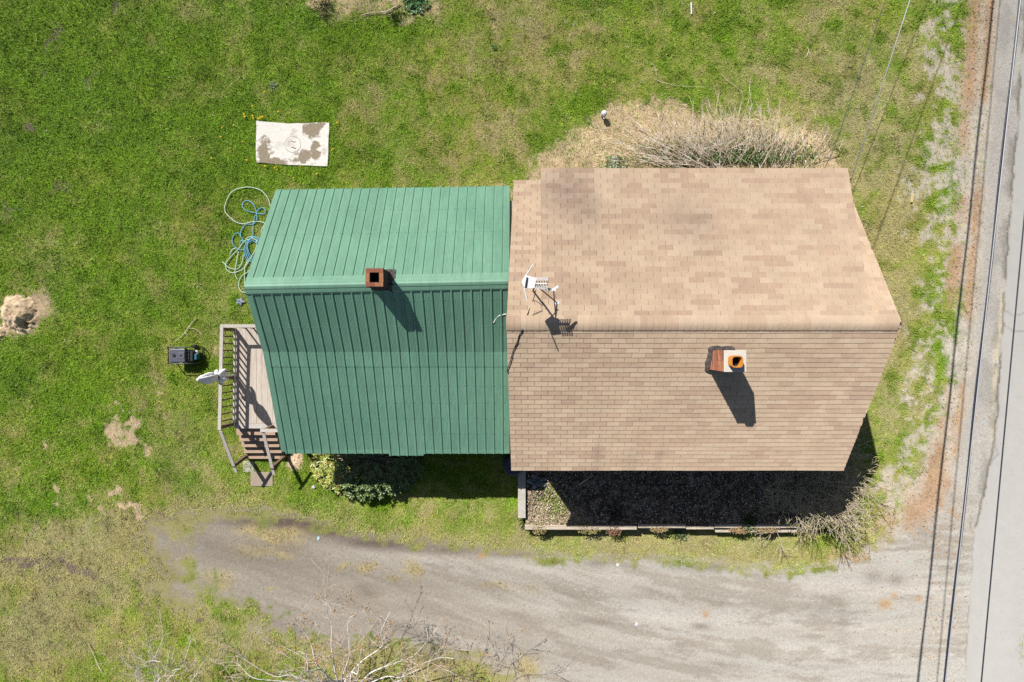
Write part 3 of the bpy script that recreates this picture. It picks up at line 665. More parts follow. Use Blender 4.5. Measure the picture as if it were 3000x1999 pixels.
for a in ((-3.106, -3.098, 1.28, 1.495), (-2.906, -2.898, 1.28, 1.495), (-3.098, -2.906, 1.28, 1.286), (-3.098, -2.906, 1.489, 1.495)): m.box(*a, 4.9, 5.87)
m.build('flue_lining', M['soot'], ch1)
ch2 = chimney(4.35, 4.79, -.63, -.196, 5.4, 6.80, 'red brick chimney with cement cap on the shingle roof', (0, 2, 0, 1))
m = MB(); m.box(4.345, 4.796, -.636, -.19, 6.792, 6.84); m.build('cement_cap', M['cap'], ch2, bevel=.012)
m = MB(); n = 20
def rr(cx, cy, r, e, n):
    o = []
    for k in range(n):
        q = 2 * math.pi * k / n; c, s = math.cos(q), math.sin(q)
        o.append((cx + r * math.copysign(abs(c) ** e, c), cy + r * math.copysign(abs(s) ** e, s)))
    return o
ro, ri = rr(4.535, -.415, .122, .55, n), rr(4.535, -.415, .098, .6, n)
for k in range(n):
    k2 = (k + 1) % n; z0, z1 = 6.70, 7.06
    m.poly([(*ro[k], z0), (*ro[k2], z0), (*ro[k2], z1), (*ro[k], z1)]); m.poly([(*ro[k], z1), (*ro[k2], z1), (*ri[k2], z1), (*ri[k], z1)]); m.poly([(*ri[k2], 6.5), (*ri[k], 6.5), (*ri[k], z1), (*ri[k2], z1)])
m.build('clay_flue', M['flue'], ch2, smooth=False)
m = MB(); m.box(4.44, 4.63, -.51, -.32, 6.4, 6.85); m.build('flue_floor', M['soot'], ch2)
# tar flashing skirts
def skirt(par, name, pts_in, w, zf):
    m = MB(); n = len(pts_in); cx = sum(p[0] for p in pts_in) / n; cy = sum(p[1] for p in pts_in) / n
    ring = []
    for i in range(n):
        a, b = Vector(pts_in[i]), Vector(pts_in[(i + 1) % n])
        for k in range(9):
            q = a.lerp(b, k / 9); d = (q - Vector((cx, cy))).normalized(); ring.append((q, q + d * (w[i] if k else (w[i] + w[i - 1]) / 2) * random.uniform(.75, 1.25)))
    L = len(ring)
    for i in range(L):
        (a, b), (c, d) = ring[i], ring[(i + 1) % L]
        z = lambda q, h: (q.x, q.y, zf(q.x, q.y) + h)
        m.poly([z(a, .09), z(c, .09), z(d, .014), z(b, .014)]); m.poly([z(b, .014), z(d, .014), z(d, -.02), z(b, -.02)])
    return m.build(name, M['tar'], par)
GR = lambda x: (1.37 + .02 * x, 5.25)
def zgreen(x, y):
    yr, zr = GR(x); return zr - (y - yr) * .79 + .02 if y > yr else zr - (yr - y) * .73 + .02
skirt(ch1, 'flashing', [(-3.2, 1.185), (-2.804, 1.185), (-2.804, 1.59), (-3.2, 1.59)], (.05, .13, .08, .03), zgreen)
skirt(ch2, 'flashing', [(4.345, -.635), (4.795, -.635), (4.795, -.19), (4.345, -.19)], (.03, .03, .09, .10), lambda x, y: ZR - (YR - y) * .611 + .012)
# --- green metal roof
X0, PW, RB = -5.965, .9144, .2286
kink = lambda x: (-.257, 4.07)
lap = lambda x: (-.63, 3.885); eav = lambda x: (-2.855, 2.768); drip = lambda x: (-2.977, 2.722)
nev = lambda x: (4.0 + .015 * x, 3.15)
def rib_profile(x0, x1):
    us = [x0]; pr = [(x0, 0.0)]
    k = math.floor((x0 - X0) / RB) - 1
    while X0 + k * RB < x1 + .3:
        c = X0 + k * RB
        pts = [(-.030, 0), (-.013, .028), (.013, .028), (.026, 0)]
        for q in (.062, .0945, .127, .1595):
            pts += [(q - .0, 0.0), (q + .007, .0045), (q + .016, .0045), (q + .023, 0.0)]
        for u, h in pts:
            if x0 + 1e-4 < c + u < x1 - 1e-4: pr.append((c + u, h))
        k += 1
    pr.append((x1, 0.0)); return pr
def panel(par, x0, x1, top, bot, lift, lip=.018, drop=0, sag=0):
    pr = rib_profile(x0, x1); m = MB(); rows = []; ns = 7
    for j in range(ns):
        t = j / (ns - 1); row = []
        for u, h in pr:
            (ya, za), (yb, zb) = top(u), bot(u)
            if drop:
                f = 1 + drop / math.hypot(yb - ya, zb - za); yb, zb = ya + (yb - ya) * f, za + (zb - za) * f
            dy, dz = yb - ya, zb - za; L = math.hypot(dy, dz); ny_, nz_ = (-dz / L * (1 if dy > 0 else -1), abs(dy) / L)
            if dy < 0: ny_ = -abs(dz) / L
            else: ny_ = abs(dz) / L
            hh = h + lift + sag * math.sin(math.pi * t) * math.sin(u * 3.1)
            row.append((u, ya + dy * t + ny_ * hh, za + dz * t + nz_ * hh))
        rows.append(row)
    north = bot(0)[0] > top(0)[0]
    for j in range(ns - 1):
        for i in range(len(pr) - 1):
            q = [rows[j][i], rows[j + 1][i], rows[j + 1][i + 1], rows[j][i + 1]]
            m.poly(q[::-1] if north else q)
    low = [(a, b, c - lip) for a, b, c in rows[-1]]
    for i in range(len(pr) - 1):
        q = [rows[-1][i], low[i], low[i + 1], rows[-1][i + 1]]; m.poly(q[::-1] if north else q)
    return m.build('metal_panel', M['green'], par)
m = MB()
def slab_pts(a, b, xa, xb, th=.06):
    (ya, za), (yb, zb) = a, b
    t = [(xa, ya, za), (xa, yb, zb), (xb, yb, zb), (xb, ya, za)]
    if yb > ya: t = t[::-1]
    m.hexa([(x, y, z - th) for x, y, z in t] + [(x, y, z - .012) for x, y, z in t])
slab_pts((1.30, 5.16), (3.88, 3.10), -6.0, -.05); slab_pts((1.30, 5.16), (-.25, 4.02), -6.0, -.05); slab_pts((-.253, 4.0), (-2.94, 2.67), -6.0, -.05)
groof = m.build('metal_roof', M['wood_brown'], house, label='green ribbed metal roof with a fold across its longer slope')
for k in range(7):
    a, b = X0 + k * PW - .036, min(X0 + (k + 1) * PW - .034, -.06)
    if k == 0: a = -6.0
    if b - a < .05: continue
    panel(groof, a, b, GR, nev, .004 + .002 * (k % 2), sag=.001)
    panel(groof, a, b, GR, kink, .012 + .002 * (k % 2), sag=.002)
    panel(groof, a, b, kink, lap, .014 + .002 * (k % 2))
    panel(groof, a, b, lap, eav, .004 + .002 * (k % 2), sag=.002)
    panel(groof, a, b, eav, drip, .006 + .002 * (k % 2), drop=.06 if k == 3 else 0)
m = MB()
def strip_profile(pts):      # list of (dy from ridge, dz from ridge); + north
    L = []
    for x in np.linspace(-6.09, -.075, 9):
        yr, zr = GR(x); L.append([(x, yr + dy, zr + dz) for dy, dz in pts])
    for a, b in zip(L, L[1:]):
        for i in range(len(pts) - 1): m.poly([a[i], a[i + 1], b[i + 1], b[i]])
    for e, f in ((L[0], 1), (L[-1], -1)): m.poly(([*e] + [(p[0], p[1], p[2] - .09) for p in e[::-1]])[::f])
strip_profile([(.215, -.165), (.21, -.128), (.19, -.112), (.115, -.052), (.105, -.036), (.085, -.024), (.03, .028), (-.01, .036), (-.04, .024), (-.075, .004), (-.085, -.014), (-.105, -.026), (-.165, -.065), (-.185, -.09), (-.195, -.118), (-.2, -.16)])
rcm = M['green'].copy(); rcm.name = 'green_ridge_metal'; next(n_ for n_ in rcm.node_tree.nodes if n_.type == 'BSDF_PRINCIPLED').inputs['Roughness'].default_value = .62
m.build('ridge_cap', rcm, groof)
def rake(a, b, x0, x1):
    m = MB(); (ya, za), (yb, zb) = a, b
    t = [(x0, ya, za + .032), (x0, yb, zb + .032), (x1, yb, zb + .032), (x1, ya, za + .032)]
    if yb > ya: t = t[::-1]
    m.hexa([(x, y, z - .14) for x, y, z in t] + t); m.build('rake_trim', M['green'], groof, bevel=.006)
rake(GR(-6.05), nev(-6.05), -6.10, -5.955); rake(GR(-6.05), kink(0), -6.10, -5.955); rake(kink(0), (-2.93, 2.728), -6.097, -5.955)
m = MB()
def screws(top, bot, ts, every=1):
    for k in range(1, 26):
        for t in ts:
            for dx in (-.042, .042):
                x = X0 + k * RB + dx; (ya, za), (yb, zb) = top(x), bot(x); tt = t + random.uniform(-.006, .006); y = ya + (yb - ya) * tt; z = za + (zb - za) * tt + .02
                r = .006; m.box(x - r, x + r, y - r, y + r, z - .008, z + .007)
screws(GR, kink, (.24, .62)); screws(kink, lap, (.2,)); screws(lap, eav, (.22, .42, .61, .80)); screws(GR, nev, (.5, .75))
m.build('screws', M['green'], groof, kind='stuff')

# ------------------------------------------------------------------ on the roof
def zroof(x, y):       # shingle roof surface
    if y > YR: return ZR - (y - YR) * (.2975 if .655 < x < 7.65 else .611) + .02
    return ZR - (YR - y) * .611 + .012
ax_, ay_ = .46, 1.10; zb = zroof(ax_, ay_); zt = zb + 1.6
ant = empty('tv_antenna', (ax_, ay_, zb), 'white television antenna with rod elements on a mast at the roof ridge', 'antenna')
m = MB(); m.tube([(ax_, ay_, zb - .02), (ax_, ay_, zt)], .019, 8); m.build('mast', M['black'], ant)
for q in (P(1622, 850, 6.12), P(1632, 888, 6.2)):
    z = zroof(q.x, q.y); m = MB(); m.tube([(q.x, q.y, z), (ax_ + .02, ay_, zt - .2)], .013, 6); m.build('brace', M['black'], ant)
    m = MB(); m.box(q.x - .05, q.x + .05, q.y - .03, q.y + .03, z - .012, z + .012); m.build('foot_plate', M['white_metal'], ant)
za = zt
def A(px, py, dz=0): return P(px, py, za + dz)
def plate(pts, z0, z1):
    m = MB(); b = [(p.x, p.y, p.z + z0) for p in pts]; t = [(p.x, p.y, p.z + z1) for p in pts]; n = len(pts)
    m.poly(b); m.poly(t[::-1])
    for i in range(n): m.poly([b[i], t[i], t[(i + 1) % n], b[(i + 1) % n]])
    return m
body = [A(1543, 808), A(1570, 816), A(1566, 845), A(1537, 847), A(1527, 828), A(1532, 818)]
bo = plate(body, -.03, .035).build('antenna_body', M['white'], ant)
plate([A(1543, 812), A(1548, 816), A(1544, 845), A(1537, 845), A(1540, 825)], .036, .042).build('dark_label', M['black_gloss'], bo)
m = MB(); m.bar(A(1568, 831, .01), A(1602, 832, .01), .03, .03); boom = m.build('boom', M['white'], ant)
for k in range(5):
    xx = 1571 + k * 7.4
    for s in (-1, 1):
        m = MB(); p0 = A(xx + 1, 831 + s * 5, .02); p1 = A(xx - s * 1.5, 831 + s * 18, .02); p2 = A(xx + 3 - s * 1.5, 831 + s * 18, .02); p3 = A(xx + 4, 831 + s * 5, .02)
        m.tube([p0, p1, p2, p3], .0075, 6); m.build('element', M['white_metal'], ant)
        m = MB(); m.tube([A(xx + 2, 831 + s * 2, .02), A(xx + 2, 831 + s * 8, .02)], .014, 6); m.build('insulator', M['rust'], boom)
for a, b in (((1533, 820), (1562, 775)), ((1535, 845), (1545, 881))):
    m = MB(); m.tube([A(*a), A(*b)], .013, 6); m.build('reflector_rod', M['white_metal'], ant)
m = MB(); m.bar(A(1592, 848, -.05), A(1618, 852, -.12), .025, .02); m.build('arm', M['white_metal'], ant)
m = MB(); m.bar(A(1617, 852, -.12), A(1635, 839, -.12), .045, .02); m.build('bracket', M['white_metal'], ant)
def roofpath(pts, off=.014):
    o = []
    for px, py in pts:
        z = 5.8
        for _ in range(8): q = P(px, py, z); z = zroof(q.x, q.y) + off
        o.append(P(px, py, z))
    return o
def smooth(pts, k=5):
    pts = [Vector(p) for p in pts]; o = []
    for i in range(len(pts) - 1):
        p0, p1, p2, p3 = pts[max(i - 1, 0)], pts[i], pts[i + 1], pts[min(i + 2, len(pts) - 1)]
        for j in range(k):
            t = j / k; o.append(.5 * ((2 * p1) + (p2 - p0) * t + (2 * p0 - 5 * p1 + 4 * p2 - p3) * t * t + (3 * p1 - p0 - 3 * p2 + p3) * t ** 3))
    return o + [pts[-1]]
m = MB(); m.tube(smooth([(ax_ + .02, ay_ - .02, zt - .1), (ax_ + .03, ay_ - .06, zt - .8)] + roofpath([(1562, 880), (1546, 920), (1538, 942), (1532, 968), (1520, 985), (1516, 1005), (1503, 1030), (1495, 1060), (1487, 1080), (1486, 1093)]), 4), .009, 6)
tag(m.build('antenna_cable', M['black']), 'black coaxial cable running from the antenna down the shingle roof edge', 'cable')
m = MB(); m.tube(smooth(roofpath([(1600, 905), (1585, 912), (1558, 925), (1541, 938), (1536, 955), (1526, 975), (1518, 995), (1510, 1012), (1500, 1040), (1492, 1068)])), .006, 5)
tag(m.build('thin_wire', M['black']), 'thin second wire joining the antenna cable on the roof', 'cable')
gz = lambda px, py: P(px, py, 4.6)
m = MB(); m.tube(smooth([P(1484, 921, 4.75), P(1466, 925, 4.72), P(1455, 932, 4.66), P(1446, 947, 4.6)]), .014, 6)
tag(m.build('white_conduit', M['white_metal']), 'short bent white pipe over the green roof where it meets the shingles', 'pipe')

# ------------------------------------------------------------------ overhead wires
def catenary(a, b, sag, n=40):
    a, b = Vector(a), Vector(b); o = []
    for i in range(n + 1):
        t = i / n; p = a.lerp(b, t); p.z -= sag * 4 * t * (1 - t); o.append(p)
    return o
zc = 5.25
p0, p1 = P(2990, 0, zc), P(2770, 1999, zc); d = (p1 - p0); a, b = p0 - d * 1.0, p1 + d * 1.0
pc = empty('power_line', (p0 + p1) / 2, 'thick twisted power cable with a bright bare strand along the road edge', 'power line')
pts = catenary(a, b, .0, 200)
m = MB(); m.tube(pts, .012, 8); m.build('bare_strand', M['aluminium'], pc, smooth=True)
side = d.cross(Vector((0, 0, 1))).normalized()
for ph in (0, 2.4):
    m = MB(); q = []
    for i, p in enumerate(pts):
        w = 2 * math.pi * i / 23.0 + ph
        q.append(p + side * (.012 * math.cos(w) + .017) * (1 if ph else -1) + Vector((0, 0, -.028 + .006 * math.sin(w))))
    m.tube(q, .016, 6); m.build('insulated_strand', M['cable_dark'], pc, smooth=True)
zc2 = 6.4
p0, p1 = P(3010, 540, zc2), P(2875, 1999, zc2); d = p1 - p0
m = MB(); m.tube(catenary(p0 - d * 1.6, p1 + d * 1.2, 0), .014, 8)
tag(m.build('utility_wire', M['cable_dark'], smooth=True), 'thin dark wire above the asphalt at the right edge', 'power line')
e = P(2496, 522, 4.95); f = P(2666, 0, 5.45); m = MB(); m.tube([e, f] + [f + (f - e) * k * 1.0 for k in (1, 2)], .011, 8)
sd_ = empty('service_drop', e, 'pale service cable from the far corner of the shingle roof', 'power line'); m.build('cable', M['aluminium'], sd_, smooth=True)
m = MB(); m.tube([e + Vector((0, .0, 0)), e + Vector((-.06, -.10, -.1)), e + Vector((-.14, -.2, -.3)), (7.8, 3.55, 4.45)], .012, 6); m.build('drip_loop', M['cable_dark'], sd_)
e = P(2440, 445, 3.1); f = P(2595, 0, 3.55); m = MB(); m.tube([(7.7, 3.61, 3.0), e, f] + [f + (f - e) * k for k in (1, 2)], .009, 6)
tag(m.build('phone_wire', M['cable_dark'], smooth=True), 'thin dark phone wire running parallel to the pale service cable', 'power line')

# ------------------------------------------------------------------ deck, stairs and railing
ZD = 1.12; DX0, DX1 = P(688, 0, ZD).x, -5.81; DY1, DY0 = P(0, 962, ZD).y, P(0, 1252, ZD).y
dk_ = empty('wooden_deck', (DX0, DY0, 0), 'weathered wooden deck with railing and stairs at the green wing', 'deck')
nb = 14; bw = (DX1 - DX0) / nb
fl = MB(); fl.box(DX0 + .03, DX1, DY0 + .03, DY1 - .03, ZD - .2, ZD - .045); floor = fl.build('frame', M['wood_brown'], dk_)
for i in range(nb):
    m = MB(); a = DX0 + i * bw; m.box(a + .003, a + bw - .003, DY0 + .1, DY1, ZD - .04, ZD + random.uniform(-.002, .002)); m.build('deck_board', M['wood_deck'], dk_)
m = MB(); m.box(DX0, DX1 - .1, DY0 - .04, DY0 + .095, ZD - .04, ZD + .002); m.build('deck_board', M['wood_grey'], dk_)
for x in (DX0 + .05, DX1 - .2):
    for y in (DY0 + .15, DY1 - .1): m = MB(); m.box(x, x + .09, y - .045, y + .045, -.1, ZD - .05); m.build('support_post', M['wood_brown'], dk_)
ZT = ZD + .88
RX = P(648, 0, ZT).x; RXb = P(641, 0, ZT).x; RY1, RY0 = P(0, 956, ZT).y, P(0, 1261, ZT).y
rail = MB(); rail.bar((RX + .02, RY1 + .045, ZT), (RXb + .02, RY0, ZT), .092, .038); rail.build('top_rail', M['wood_grey'], dk_, bevel=.004)
rail = MB(); rail.bar((RX + .068, RY1, ZT), (DX1, RY1, ZT), .092, .038); rail.build('top_rail', M['wood_grey'], dk_, bevel=.004)
low = MB(); low.bar((DX0 + .05, DY1 - .02, ZD + .11), (DX0 + .02, DY0 + .05, ZD + .11), .04, .09); low.build('bottom_rail', M['wood_grey'], dk_)
rim = MB(); rim.box(DX0 - .045, DX0 - .004, DY0 + .02, DY1, ZD - .2, ZD - .01); rim.build('rim_board', M['wood_grey'], dk_)
def post(x, y, zt_, xt=None, yt=None, z0=None):
    m = MB(); m.bar((x, y, ZD - .18 if z0 is None else z0), (x if xt is None else xt, y if yt is None else yt, zt_), .085, .085, up=(0, 1, 0)); m.build('post', M['wood_brown'], dk_)
L_ = RY1 - RY0
for f_ in (.0, .5, .985): post(DX0 + .0, interp(DY1 - .05, DY0 + .06, f_), ZT - .02, RX + .045 - (RX - RXb) * f_)
nbal = 14
for i in range(1, nbal):
    f_ = i / nbal
    if abs(f_ - .5) < .03: continue
    m = MB(); y = interp(DY1 - .05, DY0 + .06, f_); m.bar((DX0 - .02, y, ZD - .15), (interp(RX, RXb, f_) + .035, y, ZT - .02), .035, .035, up=(0, 1, 0)); m.build('baluster', M['wood_brown'], dk_)
for i in range(1, 9):
    m = MB(); x = interp(DX0 + .1, DX1 - .1, i / 9); m.bar((x, DY1 - .01, ZD - .1), (x, RY1, ZT - .02), .035, .035, up=(1, 0, 0)); m.build('baluster', M['wood_brown'], dk_)
post(DX1 - .12, DY1 - .03, ZT - .02)
# stairs
SX0, SX1 = P(690, 0, 1.0).x, P(804, 0, 1.0).x
for i in range(5):
    z = ZD - .185 * (i + 1); y1 = DY0 - .05 - .205 * i
    m = MB(); m.box(SX0 + random.uniform(-.01, .01), SX1 + random.uniform(-.01, .01), y1 - .205, y1 + .01, z - .04, z); m.build('stair_tread', M['wood_tread'], dk_)
for x in (SX0 + .06, (SX0 + SX1) / 2, SX1 - .1):
    m = MB(); m.bar((x, DY0 - .02, ZD - .32), (x, DY0 - 1.08, .02), .04, .2); m.build('stringer', M['wood_brown'], dk_)
hz0, hz1 = ZT - .03, .98
hl = P(692, 1384, hz1); hr = P(803, 1391, hz1); h0 = P(646, 1264, hz0); h1 = P(771, 1266, hz0)
for a, b in ((h0, hl), (h1, hr)): m = MB(); m.bar(a, b, .085, .035); m.build('handrail', M['wood_grey'], dk_)
for b, x in ((hl, SX0 - .03), (hr, SX1 + .03)):
    q = Vector((x, DY0 - .98, .0)); m = MB(); m.bar((x, q.y, -.05), (b.x + (h0.x - hl.x) * .18 * 0, b.y + .22, hz1 + .18), .085, .085, up=(0, 1, 0)); m.build('newel_post', M['wood_brown'], dk_)
m = MB(); q0 = P(763, 1262, ZT); m.bar((q0.x, q0.y, ZT), (DX1, q0.y, ZT), .09, .038); m.build('top_rail', M['wood_grey'], dk_)
post(SX1 - .05, DY0 + .02, ZT - .02, P(775, 0, ZT).x, q0.y); 
for x in (-6.5, -6.3, -6.1): m = MB(); m.bar((x, DY0 - .01, ZD - .1), (x, q0.y, ZT - .02), .035, .035, up=(1, 0, 0)); m.build('baluster', M['wood_brown'], dk_)
a, b = P(735, 1384, .02), P(800, 1425, .02); m = MB(); m.box(a.x, b.x, b.y, a.y, -.1, .045)
tag(m.build('concrete_pad', mat('tan_concrete', lin(205, 188, 168), .95, 26, .8, 1.15, .4), bevel=.01), 'tan concrete pad at the foot of the deck stairs', 'slab')
a, b = P(712, 1362, .02), P(745, 1384, .02); m = MB(); m.box(a.x, b.x, b.y, a.y + .1, -.1, .03)
tag(m.build('stepping_stone', M['concrete'], bevel=.02), 'small rough stone beside the lowest stair tread', 'stone')

# umbrella standing at the railing, folded and tied
ux, uy = -7.98, -.98
um = empty('patio_umbrella', (ux, uy, 0), 'folded white patio umbrella tied shut at the deck railing', 'umbrella')
m = MB(); m.tube([(ux, uy, .0), (ux, uy, 3.42)], .02, 8); m.build('pole', M['white_metal'], um)
m = MB(); n = 22; rings = []
for z, r, fold in ((1.98, .15, .5), (2.06, .135, .5), (2.2, .10, .4), (2.36, .062, .2), (2.42, .07, .25), (2.6, .115, .3), (2.85, .125, .26), (3.1, .105, .22), (3.3, .065, .18), (3.42, .034, .05), (3.46, .03, 0)):
    rings.append([(ux + r * (1 + fold * math.cos(q * 6 + z * 1.3)) * math.cos(q) - .01, uy + r * (1 + fold * math.cos(q * 6 + z * 1.3)) * math.sin(q), z + (.05 * math.cos(q * 6) if z < 2.0 else 0)) for q in (2 * math.pi * k / 24 for k in range(24))])
n0 = 0
for rg in rings: m.v += rg
for i in range(len(rings) - 1):
    for k in range(24): m.f.append((i * 24 + k, i * 24 + (k + 1) % 24, (i + 1) * 24 + (k + 1) % 24, (i + 1) * 24 + k)); m.m.append(0)
m.f.append(tuple(range((len(rings) - 1) * 24, len(rings) * 24))); m.m.append(0)
m.build('canopy', M['fabric'], um, smooth=True)
for k, (q, L) in enumerate(((2.3, .22), (1.2, .2), (3.6, .2), (-.6, .12))):
    m = MB(); c, s = math.cos(q), math.sin(q)
    m.tube([(ux + .05 * c, uy + .05 * s, 2.36), (ux + .13 * c, uy + .13 * s, 2.2), (ux + (L * .9) * c, uy + (L * .9) * s, 2.06), (ux + L * c, uy + L * s, 1.95)], [.02, .05, .05, .035], 8); m.build('canopy_flap', M['fabric'], um, smooth=True)
m = MB(); m.lathe((ux, uy, 2.36), [(.075, -.012), (.085, 0), (.075, .012)], 14); m.build('tie_strap', M['cable_dark'], um)

# ------------------------------------------------------------------ generator
g0 = P(541, 1040, .0); gz_ = .60
G = lambda px, py, z: P(px, py, z)
gen = empty('portable_generator', (g0.x, g0.y, 0), 'portable generator with grey tank in a black tube frame on the lawn', 'generator')
a, b = G(496, 1022, .56), G(544, 1063, .56); gx0, gx1, gy0, gy1 = a.x, b.x, b.y, a.y
m = MB(); m.box(gx0, gx1, gy0, gy1, .40, .56); tk = m.build('fuel_tank', M['tank'], gen, bevel=.03)
cx, cy = gx0 + .14, (gy0 + gy1) / 2
m = MB(); m.lathe((cx, cy, .56), [(.052, -.01), (.052, .012), (.046, .012), (.044, .004)], 16); m.build('filler_ring', M['black_gloss'], tk)
m = MB(); m.lathe((cx, cy, .565), [(.034, 0), (.034, .02), (.03, .024)], 12); m.build('filler_cap', M['black'], tk)
m = MB(); m.box(gx0 + .26, gx1 - .04, cy - .1, cy + .1, .556, .572); pn = m.build('gauge_plate', mat('grey_tank_inset', lin(96, 100, 114, .5), .45, 14, .9, 1.1, .05), tk, bevel=.01)
m = MB(); m.lathe((gx0 + .35, cy, .572), [(.032, -.004), (.032, .008), (.028, .012)], 14); m.build('fuel_gauge', M['black_gloss'], tk)
m = MB(); m.box(gx0 + .05, gx1 - .04, gy0 + .06, gy1 - .06, .1, .37); m.build('engine', M['black'], gen, bevel=.03)
m = MB(); m.box(gx1 - .02, gx1 + .16, gy0 + .03, gy1 - .04, .12, .46); cp = m.build('control_panel', M['black_gloss'], gen, bevel=.015)
for k in range(3):
    m = MB(); m.box(gx1 + .02, gx1 + .07, gy0 + .1 + k * .1, gy0 + .16 + k * .1, .462, .475); m.build('outlet', M['tank'], cp)
m = MB(); m.box(gx1 + .165, gx1 + .25, gy0 + .08, gy0 + .25, .16, .40); m.build('battery', M['blue_box'], gen, bevel=.01)
m = MB(); m.tube([(gx1 + .2, gy1 - .05, .28), (gx1 + .2, gy1 - .18, .28)], .05, 10); m.build('muffler', M['white_metal'], gen)
fx0, fx1, fy0, fy1 = gx0 - .05, gx1 + .30, gy0 - .03, gy1 + .04
for y in (fy0, fy1):
    m = MB(); m.tube(smooth([(fx0, y, .05), (fx0, y, .5), (fx0 + .06, y, .6), (fx0 + .4, y, .6), (fx1 - .2, y, .58), (fx1 - .06, y, .5), (fx1, y, .3), (fx1 - .02, y, .05)], 4), .016, 8); m.build('frame_tube', M['black_gloss'], gen, smooth=True)
for x, z in ((fx0, .52), (gx1 - .0, .6), (fx0, .06), (fx1 - .02, .06)):
    m = MB(); m.tube([(x, fy0, z), (x, fy1, z)], .016, 8); m.build('cross_tube', M['black_gloss'], gen)
for x, y in ((gx1 + .05, fy0 - .03), (gx1 + .05, fy1 + .03)):
    m = MB(); m.tube([(x, y - .03, .09), (x, y + .03, .09)], .09, 16); m.build('wheel', M['black'], gen)
for x in (fx0 + .03,):
    for y in (fy0 + .02, fy1 - .02): m = MB(); m.box(x - .02, x + .02, y - .02, y + .02, -.02, .06); m.build('foot', M['black'], gen)

# ------------------------------------------------------------------ hoses
def hz_(pts, dz=0): return [P(640 + a / 4.482, 530 + b / 4.48, .055 + dz + .012 * math.sin(i * 1.3)) for i, (a, b) in enumerate(pts)]
coil = []
for k in range(52):
    q = k * 2 * math.pi / 13; r = 62 + 14 * (k / 13) + 10 * math.sin(k * .9); coil.append((455 + r * 1.05 * math.cos(q), 905 + r * 1.45 * math.sin(q)))
hb = [(450, 760), (452, 700), (455, 640), (460, 540), (480, 470), (500, 425), (482, 350), (440, 292), (380, 262), (330, 282), (315, 330), (350, 385), (420, 412), (500, 428), (580, 440), (615, 420), (610, 375), (570, 357), (530, 378), (507, 420), (506, 490), (482, 548), (440, 575), (360, 575), (312, 630), (290, 700), (318, 770), (360, 822), (420, 815), (440, 790)]
m = MB(); m.tube(smooth(hz_(hb), 4), .014, 6); m.tube(smooth(hz_([(320, 780), (290, 730), (262, 690), (215, 700), (185, 760), (185, 820), (225, 880), (290, 910), (350, 900), (372, 850), (350, 800), (300, 790), (278, 830), (300, 880)]), 4), .014, 6); m.tube(smooth(hz_(coil, .02), 3), .014, 6)
tag(m.build('blue_garden_hose', M['hose_blue'], smooth=True), 'light blue garden hose in a tangled coil beside the green roof', 'hose')
ha = [(560, 690), (570, 640), (606, 562), (520, 538), (420, 546), (320, 568), (230, 545), (160, 490), (95, 420), (85, 340), (115, 245), (165, 160), (250, 108), (380, 86), (490, 102), (575, 142), (655, 240), (685, 360)]
hb2 = [(520, 790), (470, 768), (400, 772), (335, 800), (262, 898), (170, 992), (98, 1080), (105, 1160), (170, 1210), (250, 1196), (340, 1142), (430, 1005), (490, 895), (500, 800), (430, 735), (350, 770)]
hc = [(50, 1070), (80, 1090), (130, 1140), (200, 1162), (260, 1155), (305, 1090), (330, 980)]; hd = [(262, 930), (240, 1060), (220, 1180), (225, 1250), (255, 1300)]
he = [(440, 1100), (395, 1190), (310, 1250), (268, 1335), (272, 1410), (315, 1462), (390, 1470)]; hf = [(400, 1020), (355, 1110), (345, 1200), (345, 1330), (355, 1400), (390, 1460)]; hg = [(235, 885), (190, 900), (160, 940), (150, 975)]
m = MB()
for q in (ha, hb2, hc, hd, he, hf, hg): m.tube(smooth(hz_(q, .01), 4), .014, 6)
tag(m.build('pale_garden_hose', M['hose_pale'], smooth=True), 'pale green garden hose looped in wide curves beside the green roof', 'hose')

